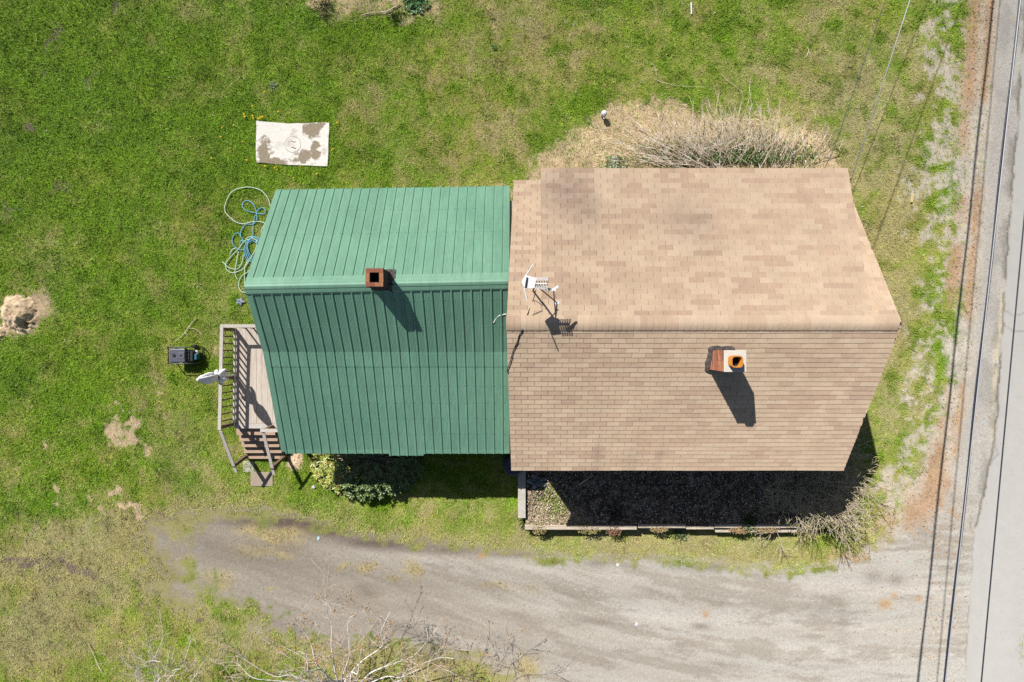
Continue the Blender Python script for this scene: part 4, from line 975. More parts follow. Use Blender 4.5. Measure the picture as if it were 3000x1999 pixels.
# ------------------------------------------------------------------ slab with round lid
def ragged(pts, amp, n):
    o = []
    for i in range(len(pts)):
        a, b = Vector(pts[i]), Vector(pts[(i + 1) % len(pts)])
        for k in range(n): q = a.lerp(b, k / n); o.append((q.x + random.uniform(-amp, amp), q.y + random.uniform(-amp, amp)))
    return o
sp_ = [P(*q) for q in ((752, 357), (850, 364), (966, 361), (960, 488), (850, 486), (752, 478))]
sl_ = ragged([(q.x, q.y) for q in sp_][::-1], .012, 6)
t = NT('stained_concrete'); v = t.pos()
cc_ = t.mul(t.ramp(t.noise(2.2, 3, v), [(.3, lin(232, 221, 210, .58)), (.44, lin(255, 251, 244, .64))]), t.noise(14, 4, v), .9, 1.08)
for (cx_, cy_, rx, ry) in ((775, 445, 24, 45), (800, 478, 55, 18), (915, 385, 28, 26), (925, 430, 18, 16), (890, 462, 26, 22), (925, 455, 18, 18), (938, 372, 16, 14)):
    q = P(cx_, cy_); k_ = 2000 / H
    s_ = t.n('ShaderNodeVectorMath', operation='SUBTRACT'); t.l(v, s_.inputs[0]); s_.inputs[1].default_value = (q.x, q.y, 0)
    m2 = t.n('ShaderNodeVectorMath', operation='MULTIPLY'); t.l(s_.outputs[0], m2.inputs[0]); m2.inputs[1].default_value = (k_ / rx, k_ / ry, 0)
    ln = t.n('ShaderNodeVectorMath', operation='LENGTH'); t.l(m2.outputs[0], ln.inputs[0])
    ad = t.n('ShaderNodeMath', operation='MULTIPLY_ADD'); t.l(t.noise(7, 5, v), ad.inputs[0]); ad.inputs[1].default_value = 2.2; t.l(ln.outputs['Value'], ad.inputs[2])
    fc = t.ramp(ad.outputs[0], [(.0, (1, 1, 1)), (.0, (1, 1, 1))]); rmp = fc.node.color_ramp.elements; rmp[0].position = .0
    rg = t.n('ShaderNodeMapRange'); t.l(ad.outputs[0], rg.inputs[0]); rg.inputs[1].default_value = 1.8; rg.inputs[2].default_value = 2.1; rg.inputs[3].default_value = 1; rg.inputs[4].default_value = 0
    cc_ = t.mix(rg.outputs[0], cc_, t.mul(lin(196, 180, 154), t.noise(22, 4, v), .72, 1.2))
t.col(cc_); t.val('Roughness', .95); t.val('Diffuse Roughness', .9); t.bump(t.noise(40, 4, v), .3, .01)
slab = empty('septic_slab', P(858, 424), 'white concrete slab with round lid and soil stains in the lawn', 'slab')
m = MB(); zt_ = .05
m.poly([(x, y, zt_) for x, y in sl_])
for i in range(len(sl_)): (xa, ya), (xb, yb) = sl_[i], sl_[(i + 1) % len(sl_)]; m.poly([(xa, ya, -.1), (xb, yb, -.1), (xb, yb, zt_), (xa, ya, zt_)])
m.build('concrete_slab', t.m, slab)
q = P(858, 424, .05)
m = MB(); m.lathe((q.x, q.y, .03), [(.238, 0), (.238, .0245), (.22, .0255), (.05, .026)], 40); lid = m.build('round_lid', t.m, slab)
m = MB(); n = 40
for k in range(n):
    a, b = 2 * math.pi * k / n, 2 * math.pi * (k + 1) / n
    m.hexa([(q.x + r * math.cos(w), q.y + r * math.sin(w), z) for z in (.04, .0535) for r, w in ((.238, a), (.247, a), (.247, b), (.238, b))])
m.build('lid_rim', M['rust'], slab)
for dy, dx in ((.09, 0), (-.1, .02)):
    m = MB(); m.tube(smooth([(q.x - .07 + dx, q.y + dy, .055), (q.x - .02 + dx, q.y + dy + .01, .068), (q.x + .03 + dx, q.y + dy - .02, .068), (q.x + .09 + dx, q.y + dy - .01, .055)]), .008, 6); m.build('lid_handle', M['rust'], lid)

# ------------------------------------------------------------------ wellhead, mound, small things on the lawn
w0 = P(1766, 343)
wl = empty('capped_pipe', w0, 'small white domed cap on a short dark pipe by the brush', 'pipe')
m = MB(); m.tube([(w0.x, w0.y, -.05), (w0.x, w0.y, .22)], .05, 12); m.build('pipe', M['black'], wl)
m = MB(); m.lathe((w0.x, w0.y, .2), [(.06, 0), (.09, .03), (.094, .09), (.085, .15), (.06, .195), (.03, .212), (.005, .216)], 20); dm = m.build('cap', M['white'], wl, smooth=True)
m = MB(); m.tube([(w0.x, w0.y - .06, .26), (w0.x, w0.y - .15, .26)], .022, 10); m.build('spout', M['white'], wl)
def mound(name, cx, cy, rx, ry, h, label, hole=None, seed=0):
    q = P(cx, cy); N = 46; co = []; idx = []
    for j in range(N):
        for i in range(N):
            u, v_ = -1.25 + 2.5 * i / (N - 1), -1.25 + 2.5 * j / (N - 1); x, y = q.x + u * rx, q.y + v_ * ry
            co.append((x, y))
    co = np.array(co); u = (co[:, 0] - q.x) / rx; v_ = (co[:, 1] - q.y) / ry; r = np.hypot(u, v_) + (fbm(co[:, 0] * 2.5, co[:, 1] * 2.5, seed) - .5) * .5
    z = h * sm(r, 1.0, .3) + (fbm(co[:, 0] * 9, co[:, 1] * 9, seed + 9, 4) - .5) * .17 * sm(r, 1.05, .8) * (h / .3) + (fbm(co[:, 0] * 24, co[:, 1] * 24, seed + 5, 2) - .5) * .08 * sm(r, 1.05, .8) - .03 * sm(r, .95, 1.1)
    if hole: z -= hole[4] * np.exp(-(((co[:, 0] - P(hole[0], 0).x) / hole[2]) ** 2 + ((co[:, 1] - P(0, hole[1]).y) / hole[3]) ** 2) ** 2)
    for j in range(N - 1):
        for i in range(N - 1): a = j * N + i; idx += [a, a + 1, a + N + 1, a + N]
    me = raw_mesh(name, np.column_stack([co, z]), 4, np.array(idx), [M['soil']]); o = tag(link(name, me), label, 'mound'); return o
mound('dirt_mound', 60, 922, .62, .62, .38, 'pale dug up dirt mound with a dark hole in the lawn', hole=(80, 951, .10, .13, .42), seed=3)
mound('dirt_mound', 4, 978, .2, .2, .1, 'small dirt clod heap next to the larger dirt mound', seed=33)
mound('dirt_mound', 866, 1350, .25, .3, .05, 'low brown bare dirt heap by the deck stairs', seed=53)
def crumple(name, px, py, rx, ry, h, mt, label, cat, z0=.06, seed=0, N=14):
    q = P(px, py, z0); m = MB(); rr_ = random.Random(seed); o = []
    for j in range(N):
        for i in range(N):
            u, v_ = -1 + 2 * i / (N - 1), -1 + 2 * j / (N - 1); k = 1 + .25 * math.sin(5 * math.atan2(v_, u) + seed)
            o.append((q.x + u * rx * k, q.y + v_ * ry * k, z0 + h * (rr_.random() ** 1.5) * max(0, 1.2 - math.hypot(u, v_))))
    m.v = o
    for j in range(N - 1):
        for i in range(N - 1):
            if math.hypot(-1 + 2 * (i + .5) / (N - 1), -1 + 2 * (j + .5) / (N - 1)) < .98: a = j * N + i; m.f.append((a, a + 1, a + N + 1, a + N)); m.m.append(0)
    ob = m.build(name, mt, None, smooth=False); s = ob.modifiers.new('thick', 'SOLIDIFY'); s.thickness = .006; return tag(ob, label, cat)
crumple('rag', 703, 884, .11, .09, .06, M['rag'], 'crumpled blue and white rag on the grass left of the green roof', 'rag', seed=2)
crumple('plastic_sheet', 1574, 1412, .26, .17, .22, M['sheet'], 'grey plastic sheet lying in the shaded garden bed', 'sheet', .54, seed=5)
crumple('litter_scrap', 918, 1428, .05, .04, .05, M['white'], 'white paper scrap on the grass below the big leafy shrub', 'litter', seed=8, N=7)
crumple('litter_scrap', 933, 1578, .04, .05, .05, mat('pale_blue_cup', lin(200, 235, 245, .6), .5), 'pale blue plastic scrap at the upper edge of the driveway', 'litter', .02, seed=9, N=7)
crumple('litter_scrap', 1865, 1830, .05, .05, .04, M['white'], 'white scrap in the middle of the gravel driveway', 'litter', .02, seed=10, N=7)
crumple('litter_scrap', 1810, 1656, .05, .05, .04, M['white'], 'white scrap near the top edge of the driveway below the timber wall', 'litter', .02, seed=11, N=7)
m = MB(); a, b = P(2673, 567, .05), P(2671, 594, .05); m.bar(a, b, .07, .04); tag(m.build('wood_block', M['plank'], bevel=.006), 'pale fresh wood block on the grass verge by the road', 'wood')
m = MB(); a, b = P(2025, 8, .06), P(2026, 42, .06); m.tube([a, b], .022, 10); tag(m.build('white_pipe', M['white']), 'white plastic pipe piece in the grass at the top of the lawn', 'pipe')
m = MB(); a, b = P(924, 1406, .07), P(962, 1399, .07); d = (b - a)
for k in range(12): pass
m.tube([a + d * (k / 36) for k in range(37)], [.048 + .012 * (k % 2) for k in range(37)], 10); tag(m.build('corrugated_pipe', M['black']), 'black corrugated drain pipe end beside the big leafy shrub', 'pipe')
m = MB(); q = P(1503, 1352, .0); m.lathe((q.x, q.y, 0), [(.25, 0), (.29, .1), (.3, .25), (.29, .45), (.3, .65), (.28, .82), (.24, .88), (.2, .86)], 20); tag(m.build('rain_barrel', M['barrel'], smooth=True), 'dark blue rain barrel in shade where the two roofs meet', 'barrel')
fm = MB(); fm.lathe((0, 0, 0), [(.008, -.006), (.022, 0), (.026, .008), (.018, .016), (.006, .019)], 10); flower_me = fm.mesh('flower', M['yellow'])
fm = MB(); fm.tube([(0, 0, -.09), (.004, .002, -.04), (0, 0, 0)], .004, 5); stem_me = fm.mesh('stem', M['stem'])
for px, py in ((775, 270), (740, 311), (715, 336), (717, 343), (740, 340), (742, 347), (757, 349), (763, 345), (769, 343), (685, 367), (651, 375), (647, 402), (674, 436), (620, 464), (723, 470), (710, 416), (815, 328), (776, 487), (805, 493), (811, 489), (812, 499), (880, 490), (972, 441), (976, 437), (860, 522), (928, 510), (987, 361), (934, 552)):
    q = P(px, py, .1); w_ = 'by the upper left corner of the white slab' if px < 780 and py < 350 else 'in the lawn left of the white slab' if px < 735 else 'along the lower edge of the white slab' if px < 900 and py > 480 else 'to the right of the white slab' if px > 900 else 'just above the white slab'
    e = empty('dandelion', q, 'small yellow dandelion ' + w_, 'flower', 'dandelions around the slab')
    o = link('flower', flower_me, e); s = random.uniform(.8, 1.25); o.scale = (s, s, 1); o.rotation_euler = (random.uniform(-.4, .4), random.uniform(-.4, .4), 0); link('stem', stem_me, e)

# ------------------------------------------------------------------ garden bed, timbers, curb
a, b = P(1540, 1374, .48), P(2345, 1550, .48)
bx = np.arange(a.x, b.x + .04, .045); by = np.arange(b.y + .02, -2.80, .045); BX, BY = np.meshgrid(bx, by)
nb_ = fbm(BX * 3, BY * 3, 601); nb2 = fbm(BX * 11, BY * 11, 611, 3)
BZ = .46 + (nb_ - .5) * .12 + (nb2 - .5) * .07
bc = lerp(np.broadcast_to(c3(112, 98, 88), BX.shape + (3,)), c3(188, 170, 148), sm(nb2, .42, .66)) * (.7 + .6 * nb_)[..., None]
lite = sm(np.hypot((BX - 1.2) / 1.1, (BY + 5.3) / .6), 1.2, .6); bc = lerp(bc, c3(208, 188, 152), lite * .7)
ids = np.arange(BX.size).reshape(BX.shape); q = np.stack([ids[:-1, :-1], ids[:-1, 1:], ids[1:, 1:], ids[1:, :-1]], -1).reshape(-1)
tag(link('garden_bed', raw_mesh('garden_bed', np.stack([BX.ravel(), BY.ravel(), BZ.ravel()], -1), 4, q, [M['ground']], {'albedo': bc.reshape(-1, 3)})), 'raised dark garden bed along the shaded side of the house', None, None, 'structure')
n = 13000; x = RNG.uniform(a.x + .05, b.x - .1, n); y = RNG.uniform(b.y + .05, -2.95, n)
bc *= 2.6
pal = np.array([c3(215, 192, 170), c3(165, 140, 118), c3(240, 232, 225), c3(110, 96, 84), c3(110, 120, 70), c3(80, 70, 60)]); cc = pal[RNG.integers(0, 6, n)] * RNG.uniform(.8, 2.0, n)[:, None]
chips('bed_litter', x, y, .0125, cc, M['litter'], 'dead leaves and stones covering the shaded garden bed', 'leaves', .02, False, 1.5, zf=.48)
def timber(x0, x1, y0, y1, z0, z1, label):
    p, q = P(x0, y1, z1), P(x1, y0, z1); m = MB(); m.box(p.x, q.x, p.y, q.y, z0, z1)
    tag(m.build('landscape_timber', M['timber'], bevel=.012), label, 'timber')
timber(1538, 1866, 1541, 1553, .38, .55, 'long weathered timber at the left end of the garden wall')
timber(1542, 1868, 1542, 1554, -.05, .375, 'lower timber under the long left one of the garden wall')
timber(1870, 2009, 1538, 1548, .38, .55, 'clean short timber in the middle of the garden wall')
timber(1872, 2009, 1540, 1551, -.05, .375, 'lower timber under the clean middle one of the garden wall')
timber(2011, 2092, 1543, 1552, .0, .52, 'short narrow timber right of the clean middle timber')
timber(2097, 2335, 1552, 1561, -.05, .38, 'long lower timber at the right end of the garden wall')
timber(2094, 2344, 1538, 1548, .3, .53, 'upper timber at the right end of the garden wall')
p, q = P(1518, 1519, .62), P(1540, 1372, .62); m = MB(); m.box(p.x, q.x, p.y, -2.86, -.1, .62)
tag(m.build('concrete_curb', M['concrete'], bevel=.012), 'narrow concrete wall jutting out from the corner of the garden bed', 'wall')
for (px, py, rx, ry, lb) in ((2352, 1512, .13, .22, 'grey flat stone at the right end of the garden bed'), (2368, 1530, .14, .08, 'small grey stone just beyond the garden wall end')):
    c = P(px, py, .2); m = MB(); m.lathe((0, 0, 0), [(.9, -.25), (1.0, -.1), (.97, .06), (.8, .12), (.3, .13)], 11)
    m.v = [(c.x + v[0] * rx * (1 + .1 * math.sin(3 * v[1])), c.y + v[1] * ry, c.z + v[2]) for v in m.v]; tag(m.build('flat_stone', M['concrete']), lb, 'stone')

# ------------------------------------------------------------------ plants
def leafmesh(name, p, d, L, W, col, m, droop=.25):
    n = len(p); d = d / np.linalg.norm(d, axis=1)[:, None]; up = np.tile([0, 0, 1.], (n, 1)) + RNG.normal(0, .35, (n, 3))
    s = np.cross(d, up); s /= np.linalg.norm(s, axis=1)[:, None] + 1e-9; L = np.asarray(L)[:, None] if np.ndim(L) else L; W = np.asarray(W)[:, None] if np.ndim(W) else W
    mid = p + d * L * .5; tip = p + d * L - np.array([0, 0, 1]) * L * droop; nz = np.cross(s, d)
    co = np.empty((n, 4, 3)); co[:, 0] = p; co[:, 1] = mid + s * W * .5 - nz * 0; co[:, 2] = tip; co[:, 3] = mid - s * W * .5
    idx = (np.arange(n)[:, None, None] * 4 + np.array([[0, 1, 2], [0, 2, 3]])[None]).ravel()
    return raw_mesh(name, co.reshape(-1, 3), 3, idx, [m], {'albedo': np.repeat(np.clip(col, .004, .9), 4, 0)})
def part(name, me, parent, kind=None):
    o = link(name, me, parent); o.location = -ORG[parent]
    if kind: o['kind'] = kind
    return o
def dirs(n, zlo=-.3):
    d = RNG.normal(0, 1, (n * 3, 3)); d /= np.linalg.norm(d, axis=1)[:, None]; d = d[d[:, 2] > zlo][:n]; return d
# rhododendron below the green eave
rc_ = np.array([-4.36, -3.70, .26]); rr_ = np.array([1.52, 1.0, .74])
rh = empty('leafy_shrub', (rc_[0], rc_[1], 0), 'large dark leafy evergreen shrub in shade below the green roof', 'shrub')
nw = 620; dd = dirs(nw, -.15); rad = .72 + .33 * RNG.uniform(0, 1, len(dd)) ** .6; rad *= .86 + .28 * fbm(dd[:, 0] * 3 + 9, dd[:, 1] * 3 + 5, 701)
wp = rc_ + dd * rr_ * rad[:, None]; wp = wp[(wp[:, 2] > .06) & (wp[:, 1] < -2.7)]
LP, LD, LC, LL = [], [], [], []
for p in wp:
    ax = (p - rc_) / rr_; ax = ax / np.linalg.norm(ax) * .6 + np.array([0, 0, .9]); tone = RNG.uniform(.75, 1.3); yel = max(0, min(1, (-4.75 - p[0]) / .6)) * RNG.uniform(.35, 1)
    for k in range(8):
        q = k * 2 * math.pi / 8 + RNG.uniform(-.3, .3); d = np.array([math.cos(q), math.sin(q), RNG.uniform(-.1, .45)]) + ax * .25
        LP.append(p); LD.append(d); LL.append(RNG.uniform(.085, .15))
        c = c3(108, 134, 66) * (1 - yel) + c3(206, 212, 96) * yel
        if yel > .3 and RNG.uniform() < .05: c = c3(205, 140, 80)
        LC.append(c * tone * RNG.uniform(.8, 1.2))
part('foliage', leafmesh('foliage', np.array(LP), np.array(LD), np.array(LL), np.array(LL) * .36, np.array(LC), M['leaf']), rh, 'stuff')
m = MB()
for p in wp[::5]:
    b0 = Vector((rc_[0] + RNG.normal(0, .15), rc_[1] + .1, -.05)); p = Vector(p); mid = b0.lerp(p, .5) + Vector((0, 0, -.08)); m.tube(smooth([b0, mid, p], 3), [.022, .02, .018, .014, .011, .008, .006], 5)
m.build('stems', M['bark_brown'], rh, kind='stuff')

def grow(m, tips, p, d, L, r, depth, sp=.5, up=.12, seg=5, n=5, kids=(3, 5), gravity=0, minr=.0035):
    pts = [p]; q = Vector(p); dd = Vector(d).normalized(); rs = [r]
    for i in range(seg):
        dd = (dd + Vector((random.gauss(0, .12), random.gauss(0, .12), random.gauss(0, .10) + up * .2 - gravity))).normalized(); q = q + dd * (L / seg); pts.append(q); rs.append(max(r * (1 - .72 * (i + 1) / seg), minr))
    m.tube(pts, rs, n if r > .012 else 4, False)
    if depth == 0: tips.append((q, dd)); return
    for k in range(random.randint(*kids)):
        t = random.uniform(.25, 1.0); i = min(int(t * seg), seg - 1); b = pts[i].lerp(pts[i + 1], t * seg - i)
        nd = (dd + Vector((random.gauss(0, sp), random.gauss(0, sp), random.gauss(0, sp * .7)))).normalized()
        grow(m, tips, b, nd, L * random.uniform(.38, .62), max(rs[i] * .6, minr), depth - 1, sp, up, max(3, seg - 1), n, kids, gravity, minr)
# budding bush at the corner near the road
fb = empty('budding_bush', (8.95, -3.9, 0), 'twiggy bush with pale green buds at the house corner by the road', 'bush')
m = MB(); tips = []
for k in range(120):
    q = random.uniform(-2.8, 1.2); p = Vector((8.8 + random.gauss(0, .34), -3.98 + random.gauss(0, .3), 0)); L = random.uniform(.9, 1.5) * (1.12 if -2.0 < q < -.3 else .95)
    grow(m, tips, p, (math.cos(q) * .95, math.sin(q) * .85, random.uniform(.5, 1.5)), L, random.uniform(.010, .016), 2, .6, .0, 5, 5, (4, 6), .03, .0052)
m.build('branches', M['bark_brown'], fb, kind='stuff')
tp_ = np.array([t[0] for t in tips]); td_ = np.array([t[1] for t in tips]); k = np.repeat(np.arange(len(tp_)), 2); pp = tp_[k] + RNG.normal(0, .03, (len(k), 3))
cc = c3(218, 218, 140) * RNG.uniform(.8, 1.5, len(k))[:, None]; part('buds', leafmesh('buds', pp, td_[k] + RNG.normal(0, .6, (len(k), 3)), RNG.uniform(.025, .05, len(k)), RNG.uniform(.014, .026, len(k)), cc, M['litter'], .1), fb, 'stuff')

# cane thickets on the sunny side
def thicket(name, label, n, base, tipf, zt, r=(.005, .011), forks=.7):
    bx_, by_ = base(0); e = empty(name, P(bx_, by_), label, 'brush')
    for i in range(n):
        x0, y0 = base(i); x1, y1 = tipf(i, x0, y0); a = P(x0, y0, random.uniform(.0, .12)); b = P(x1, y1, random.uniform(*zt)); md = a.lerp(b, .5) + Vector((random.gauss(0, .07), random.gauss(0, .07), random.uniform(.0, .14)))
        m = MB(); rr0 = random.uniform(*r); pts = smooth([a, md, b], 3); m.tube(pts, [rr0 * (1 - .5 * j / (len(pts) - 1)) for j in range(len(pts))], 5, False)
        for _ in range(3):
            if random.random() < forks:
                j = random.randint(2, len(pts) - 2); dv = (b - a).normalized(); m.tube([pts[j], pts[j] + (dv + Vector((random.gauss(0, .35), random.gauss(0, .35), random.gauss(0, .2)))).normalized() * random.uniform(.15, .45)], [rr0 * .6, rr0 * .35], 4, False)
        m.build('cane', M['cane'], e)
    return e
random.seed(21)
th1 = thicket('dry_canes', 'dense upright pale dry canes in the middle of the brush behind the house', 165, lambda i: (random.gauss(2120, 95), random.uniform(430, 502)), lambda i, x, y: (x + random.gauss(0, 62) + (x - 2110) * .1, random.uniform(300, 440) - (40 if random.random() < .12 else 0)), (.25, 1.1))
th2 = thicket('dry_canes', 'pale dry canes of the brush that lean over toward the white capped pipe', 85, lambda i: (random.uniform(1960, 2130), random.uniform(470, 505)), lambda i, x, y: (x - random.uniform(50, 230), y - random.uniform(5, 140)), (.2, .8))
th3 = thicket('dry_canes', 'sparse forked dry canes at the road end of the brush', 34, lambda i: (random.uniform(2210, 2420), random.uniform(450, 500)), lambda i, x, y: (x + random.uniform(-30, 90), y - random.uniform(50, 170)), (.3, 1.1), forks=.7)
n = 4200; ix = RNG.normal(2120, 130, n); iy = 478 - np.abs(RNG.normal(0, 30, n)); ok = (ix > 1850) & (ix < 2400); ix, iy = ix[ok], iy[ok]; n = len(ix)
ip = np.stack([(ix - 1500) * H / 2000, (1000 - iy) * H / 2000, RNG.uniform(.03, .28, n)], -1)
x2 = RNG.normal(1800, 20, 350); y2 = 500 - np.abs(RNG.normal(0, 22, 350)); ip = np.vstack([ip, np.stack([(x2 - 1500) * H / 2000, (1000 - y2) * H / 2000, RNG.uniform(.03, .2, 350)], -1)]); n = len(ip)
cc = c3(112, 140, 66) * RNG.uniform(.6, 1.35, n)[:, None]; tag(link('creeping_vine', leafmesh('creeping_vine', ip, RNG.normal(0, 1, (n, 3)) * [1, 1, .4], RNG.uniform(.035, .065, n), RNG.uniform(.03, .05, n), cc, M['leaf'], .1)), 'small green vine leaves under the pale canes along the eave', 'vine', None, 'stuff')
p, q = P(1788, 462, .0), P(1812, 500, .0); m = MB(); m.box(p.x, q.x, 3.7, p.y, -.05, .10); tag(m.build('concrete_step', M['concrete'], bevel=.01), 'pale concrete strip poking out from under the sunny eave', 'slab')

# bare trees along the bottom of the picture
def bare_tree(base, label, targets, r0, depth, buds, mt, sp=.55, budcol=(206, 164, 116)):
    e = empty('bare_tree', base, label, 'tree'); tips = []; tr = MB(); br = MB()
    b = Vector(base); tr.tube([b + Vector((0, 0, -.1)), b + Vector((.02, .05, .25)), b + Vector((.05, .1, .55))], [r0 * 1.5, r0 * 1.2, r0], 8)
    for px, py, z in targets:
        t = P(px, py, z); s = b + Vector((random.gauss(0, .08), random.gauss(0, .08), random.uniform(.2, .55))); md = s.lerp(t, .5) + Vector((random.gauss(0, .15), random.gauss(0, .1), .35)); L = (t - s).length; jv = lambda k_: Vector((random.gauss(0, k_), random.gauss(0, k_), random.gauss(0, k_ * .7)))
        pts = smooth([s, s.lerp(md, .5) + Vector((0, -.05, .15)) + jv(.07), md + jv(.1), md.lerp(t, .35) + jv(.13), md.lerp(t, .7) + jv(.13), t], 4)
        r1 = r0 * random.uniform(.45, .7); rs = [max(r1 * (1 - j / (len(pts) - 1)) ** 1.3, .006) for j in range(len(pts))]; tr.tube(pts, rs, 6, False)
        for _ in range(int(L * (2.2 if buds else 1.7))):
            j = random.randint(3, len(pts) - 2); dv = (pts[j + 1] - pts[j]).normalized()
            grow(br, tips, pts[j], dv + Vector((random.gauss(0, .6), random.gauss(0, .6), random.gauss(.1, .45))), random.uniform(.5, 1.2), max(rs[j] * .45, .006), depth, sp, .1, 4, 5, (3, 6), 0, .0046)
        tips.append((t, (pts[-1] - pts[-2]).normalized()))
    tr.build('trunk', mt, e); br.build('branches', M['twig'] if mt is M['bark_white'] else mt, e, kind='stuff')
    if buds:
        tp = np.array([t[0] for t in tips]); k = RNG.integers(0, len(tp), buds); pp = tp[k] + RNG.normal(0, .05, (buds, 3)); cc = c3(*budcol) * RNG.uniform(.6, 1.3, buds)[:, None]
        part('buds', leafmesh('buds', pp, RNG.normal(0, 1, (buds, 3)), RNG.uniform(.04, .075, buds), RNG.uniform(.026, .045, buds), cc, M['litter']), e, 'stuff')
random.seed(33)
bare_tree((-5.0, -10.3, 0), 'pale bare tree with rusty buds at the bottom edge of the driveway', [(935, 1735, 3.6), (865, 1815, 3.0), (1145, 1790, 3.2), (790, 1870, 2.8), (690, 1905, 2.6), (640, 1945, 2.2), (1040, 1800, 3.4), (1060, 1900, 4.2), (1250, 1880, 3.0), (900, 1920, 4.2), (1330, 1930, 2.6), (800, 1950, 3.8), (1230, 1960, 3.6)], .062, 1, 1300, M['bark_white'])
bare_tree((-10.0, -10.9, 0), 'smaller pale bare tree at the bottom left lawn without buds', [(462, 1835, 2.2), (440, 1890, 2.4), (500, 1895, 2.8), (350, 1920, 2.0), (560, 1875, 2.2), (610, 1925, 2.0), (400, 1960, 2.6), (470, 1940, 3.2), (530, 1960, 3.0)], .034, 1, 0, M['bark_white'])
bare_tree((-1.6, -10.9, 0), 'thin brown sapling among weeds right of the big bare tree', [(1365, 1880, 1.8), (1440, 1910, 1.6), (1490, 1950, 1.5), (1300, 1930, 1.8)], .02, 1, 120, M['bark_brown'])
bare_tree((-3.2, -12.6, 0), 'tall bare tree below the frame whose branches shade the gravel', [(1190, 2040, 4.4), (1120, 2060, 5.0), (1250, 2090, 4.6), (1310, 2070, 3.8)]  , .05, 1, 100, M['bark_white'])

# dry sedum heads over the timbers
for i, (px, py, rx, ry, lb, c) in enumerate(((1578, 1549, .24, .17, 'at the left end of the timber wall', (196, 178, 120)), (1722, 1547, .42, .17, 'widest, on the long left timber', (190, 176, 118)), (1797, 1550, .26, .2, 'rusty brown, near the end of the long left timber', (176, 138, 112)),
        (1930, 1547, .27, .13, 'on the clean middle timber', (204, 182, 132)), (2165, 1551, .34, .12, 'at the start of the long lower timber', (205, 172, 132)), (2245, 1550, .36, .11, 'toward the right end of the timber wall', (200, 175, 135)))):
    q = P(px, py, .45); e = empty('dry_sedum', (q.x, q.y, 0), 'dried tan sedum clump ' + lb, 'plant'); n = 420; d_ = dirs(n, 0.0); n = len(d_)
    pp = np.array([q.x, q.y, .45]) + d_ * np.array([rx, ry, .16]) * RNG.uniform(.35, 1.05, n)[:, None]
    part('seed_heads', leafmesh('seed_heads', pp, d_ + RNG.normal(0, .5, (n, 3)), RNG.uniform(.03, .06, n), RNG.uniform(.02, .04, n), c3(*c) * RNG.uniform(.6, 1.3, n)[:, None], M['litter'], .1), e, 'stuff')
def tuft(name, px, py, z, n, L, col, label, cat='plant', W=.014, spread=.1, flat=.7):
    q = P(px, py, z); e = empty(name, q, label, cat); a_ = RNG.uniform(0, 6.28, n); d_ = np.stack([np.cos(a_) * flat, np.sin(a_) * flat, RNG.uniform(.2, 1, n)], -1)
    pp = np.array(q) + np.stack([RNG.normal(0, spread, n), RNG.normal(0, spread, n), 0 * a_], -1)
    part('leaves', leafmesh('leaves', pp, d_, RNG.uniform(.6, 1.2, n) * L, W * RNG.uniform(.7, 1.3, n), c3(*col) * RNG.uniform(.65, 1.3, n)[:, None], M['leaf'], .35), e, 'stuff')
tuft('daffodil_leaves', 2192, 1532, .48, 90, .3, (110, 150, 70), 'bright green strappy leaf clump in the bed above the timber wall', W=.018)
tuft('grass_tuft', 1992, 1562, .0, 110, .2, (120, 150, 90), 'blue green grass tuft just below the timber wall')
tuft('grass_tuft', 1545, 1528, .1, 120, .25, (130, 150, 80), 'green grass tuft at the end of the concrete curb')
tuft('bed_weeds', 1610, 1458, .48, 220, .12, (160, 176, 84), 'sunlit yellow green weeds in the corner of the garden bed', W=.04, spread=.22)
tuft('bed_weeds', 1640, 1490, .48, 160, .12, (150, 160, 80), 'lower sunlit weeds in the corner of the garden bed', W=.035, spread=.16)
tuft('dark_leafy_plant', 1216, 2, .05, 260, .16, (84, 126, 74), 'dark green leafy plant on bare soil at the top edge', W=.09, spread=.15)
tuft('lawn_weed', 800, 250, .04, 60, .09, (140, 165, 120), 'pale green weed rosette in the lawn above the white slab', W=.03, spread=.06)
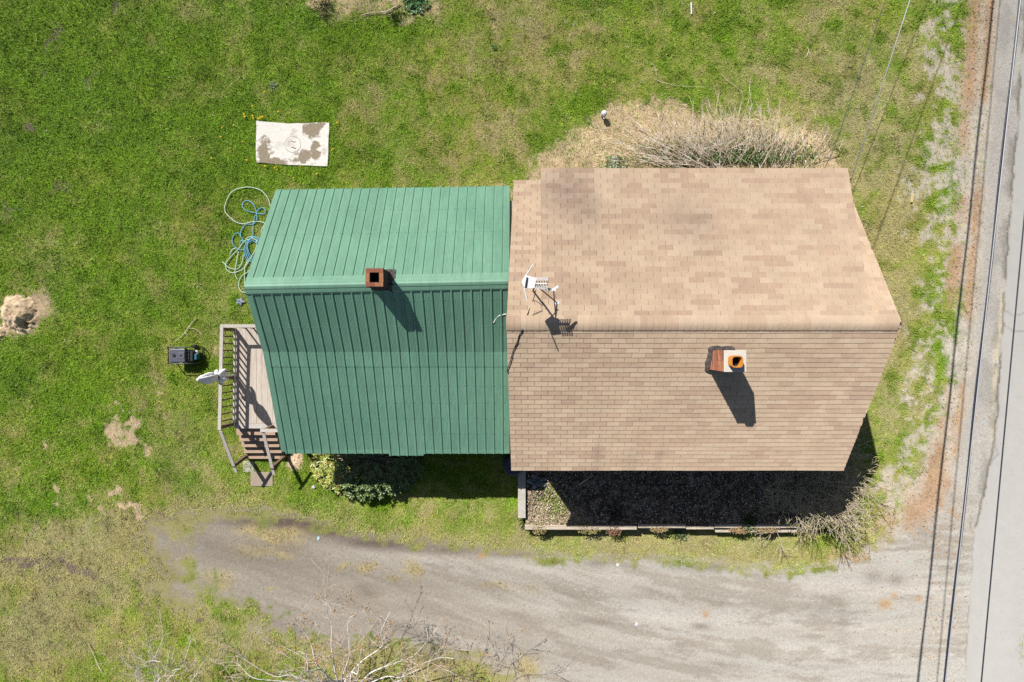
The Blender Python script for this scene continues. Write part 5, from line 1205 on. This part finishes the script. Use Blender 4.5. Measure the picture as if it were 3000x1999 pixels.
tuft('lawn_weed', 1446, 140, .04, 50, .08, (100, 140, 70), 'dark green weed rosette in the dry upper lawn', W=.03, spread=.04)
tuft('grass_tuft', 1160, 55, .03, 160, .16, (100, 132, 50), 'dark grass tuft beside the leafy plant at the top edge', spread=.12)
tuft('grass_tuft', 950, 25, .03, 220, .18, (140, 152, 92), 'grey green grass tuft on bare soil at the top edge', spread=.16)
tuft('bed_weeds', 1800, 1500, .48, 60, .3, (150, 150, 130), 'thin grey stalks in the shaded garden bed', W=.01, spread=.1)
# fallen sticks
def stick(paths, r, label, z=.07, mt='cane'):
    m = MB()
    for i, pl in enumerate(paths): pts = smooth([P(x_, y_, z) for x_, y_ in pl], 4); m.tube(pts, [r * (1 - .5 * j / (len(pts) - 1)) * (1 if i == 0 else .7) for j in range(len(pts))], 6)
    tag(m.build('fallen_stick', M[mt]), label, 'stick')
stick([[(574, 932), (560, 950), (551, 962), (540, 978), (525, 992), (511, 1002)], [(551, 962), (568, 964), (582, 972), (592, 982)], [(541, 977), (552, 983)]], .012, 'forked pale stick on the lawn above the generator')
stick([[(1172, 12), (1150, 25), (1130, 35), (1090, 38), (1060, 45)]], .02, 'grey dead branch on bare soil at the top edge')
stick([[(1916, 233), (1950, 244), (1990, 252), (2068, 256)]], .006, 'long thin twig on the lawn above the brush')
stick([[(2112, 216), (2130, 235), (2160, 258), (2175, 275), (2177, 310)]], .006, 'bent thin twig on the lawn above the brush')
stick([[(2200, 228), (2196, 260), (2200, 290), (2203, 320)], [(2202, 240), (2208, 230)]], .007, 'upright forked twig on the lawn above the brush')
stick([[(1925, 222), (1922, 210), (1928, 200)], [(1922, 212), (1915, 190), (1900, 184)]], .01, 'small forked twig in the upper lawn')
stick([[(2366, 140), (2369, 150), (2364, 163), (2356, 171)]], .008, 'small curved pale twig right of the upper lawn')
stick([[(258, 1886), (270, 1910), (285, 1945), (300, 1975)]], .012, 'thin grey stick in the bottom left lawn')
stick([[(1695, 1422), (1720, 1405), (1738, 1392)]], .018, 'pale stick leaning in the shaded garden bed', .56)
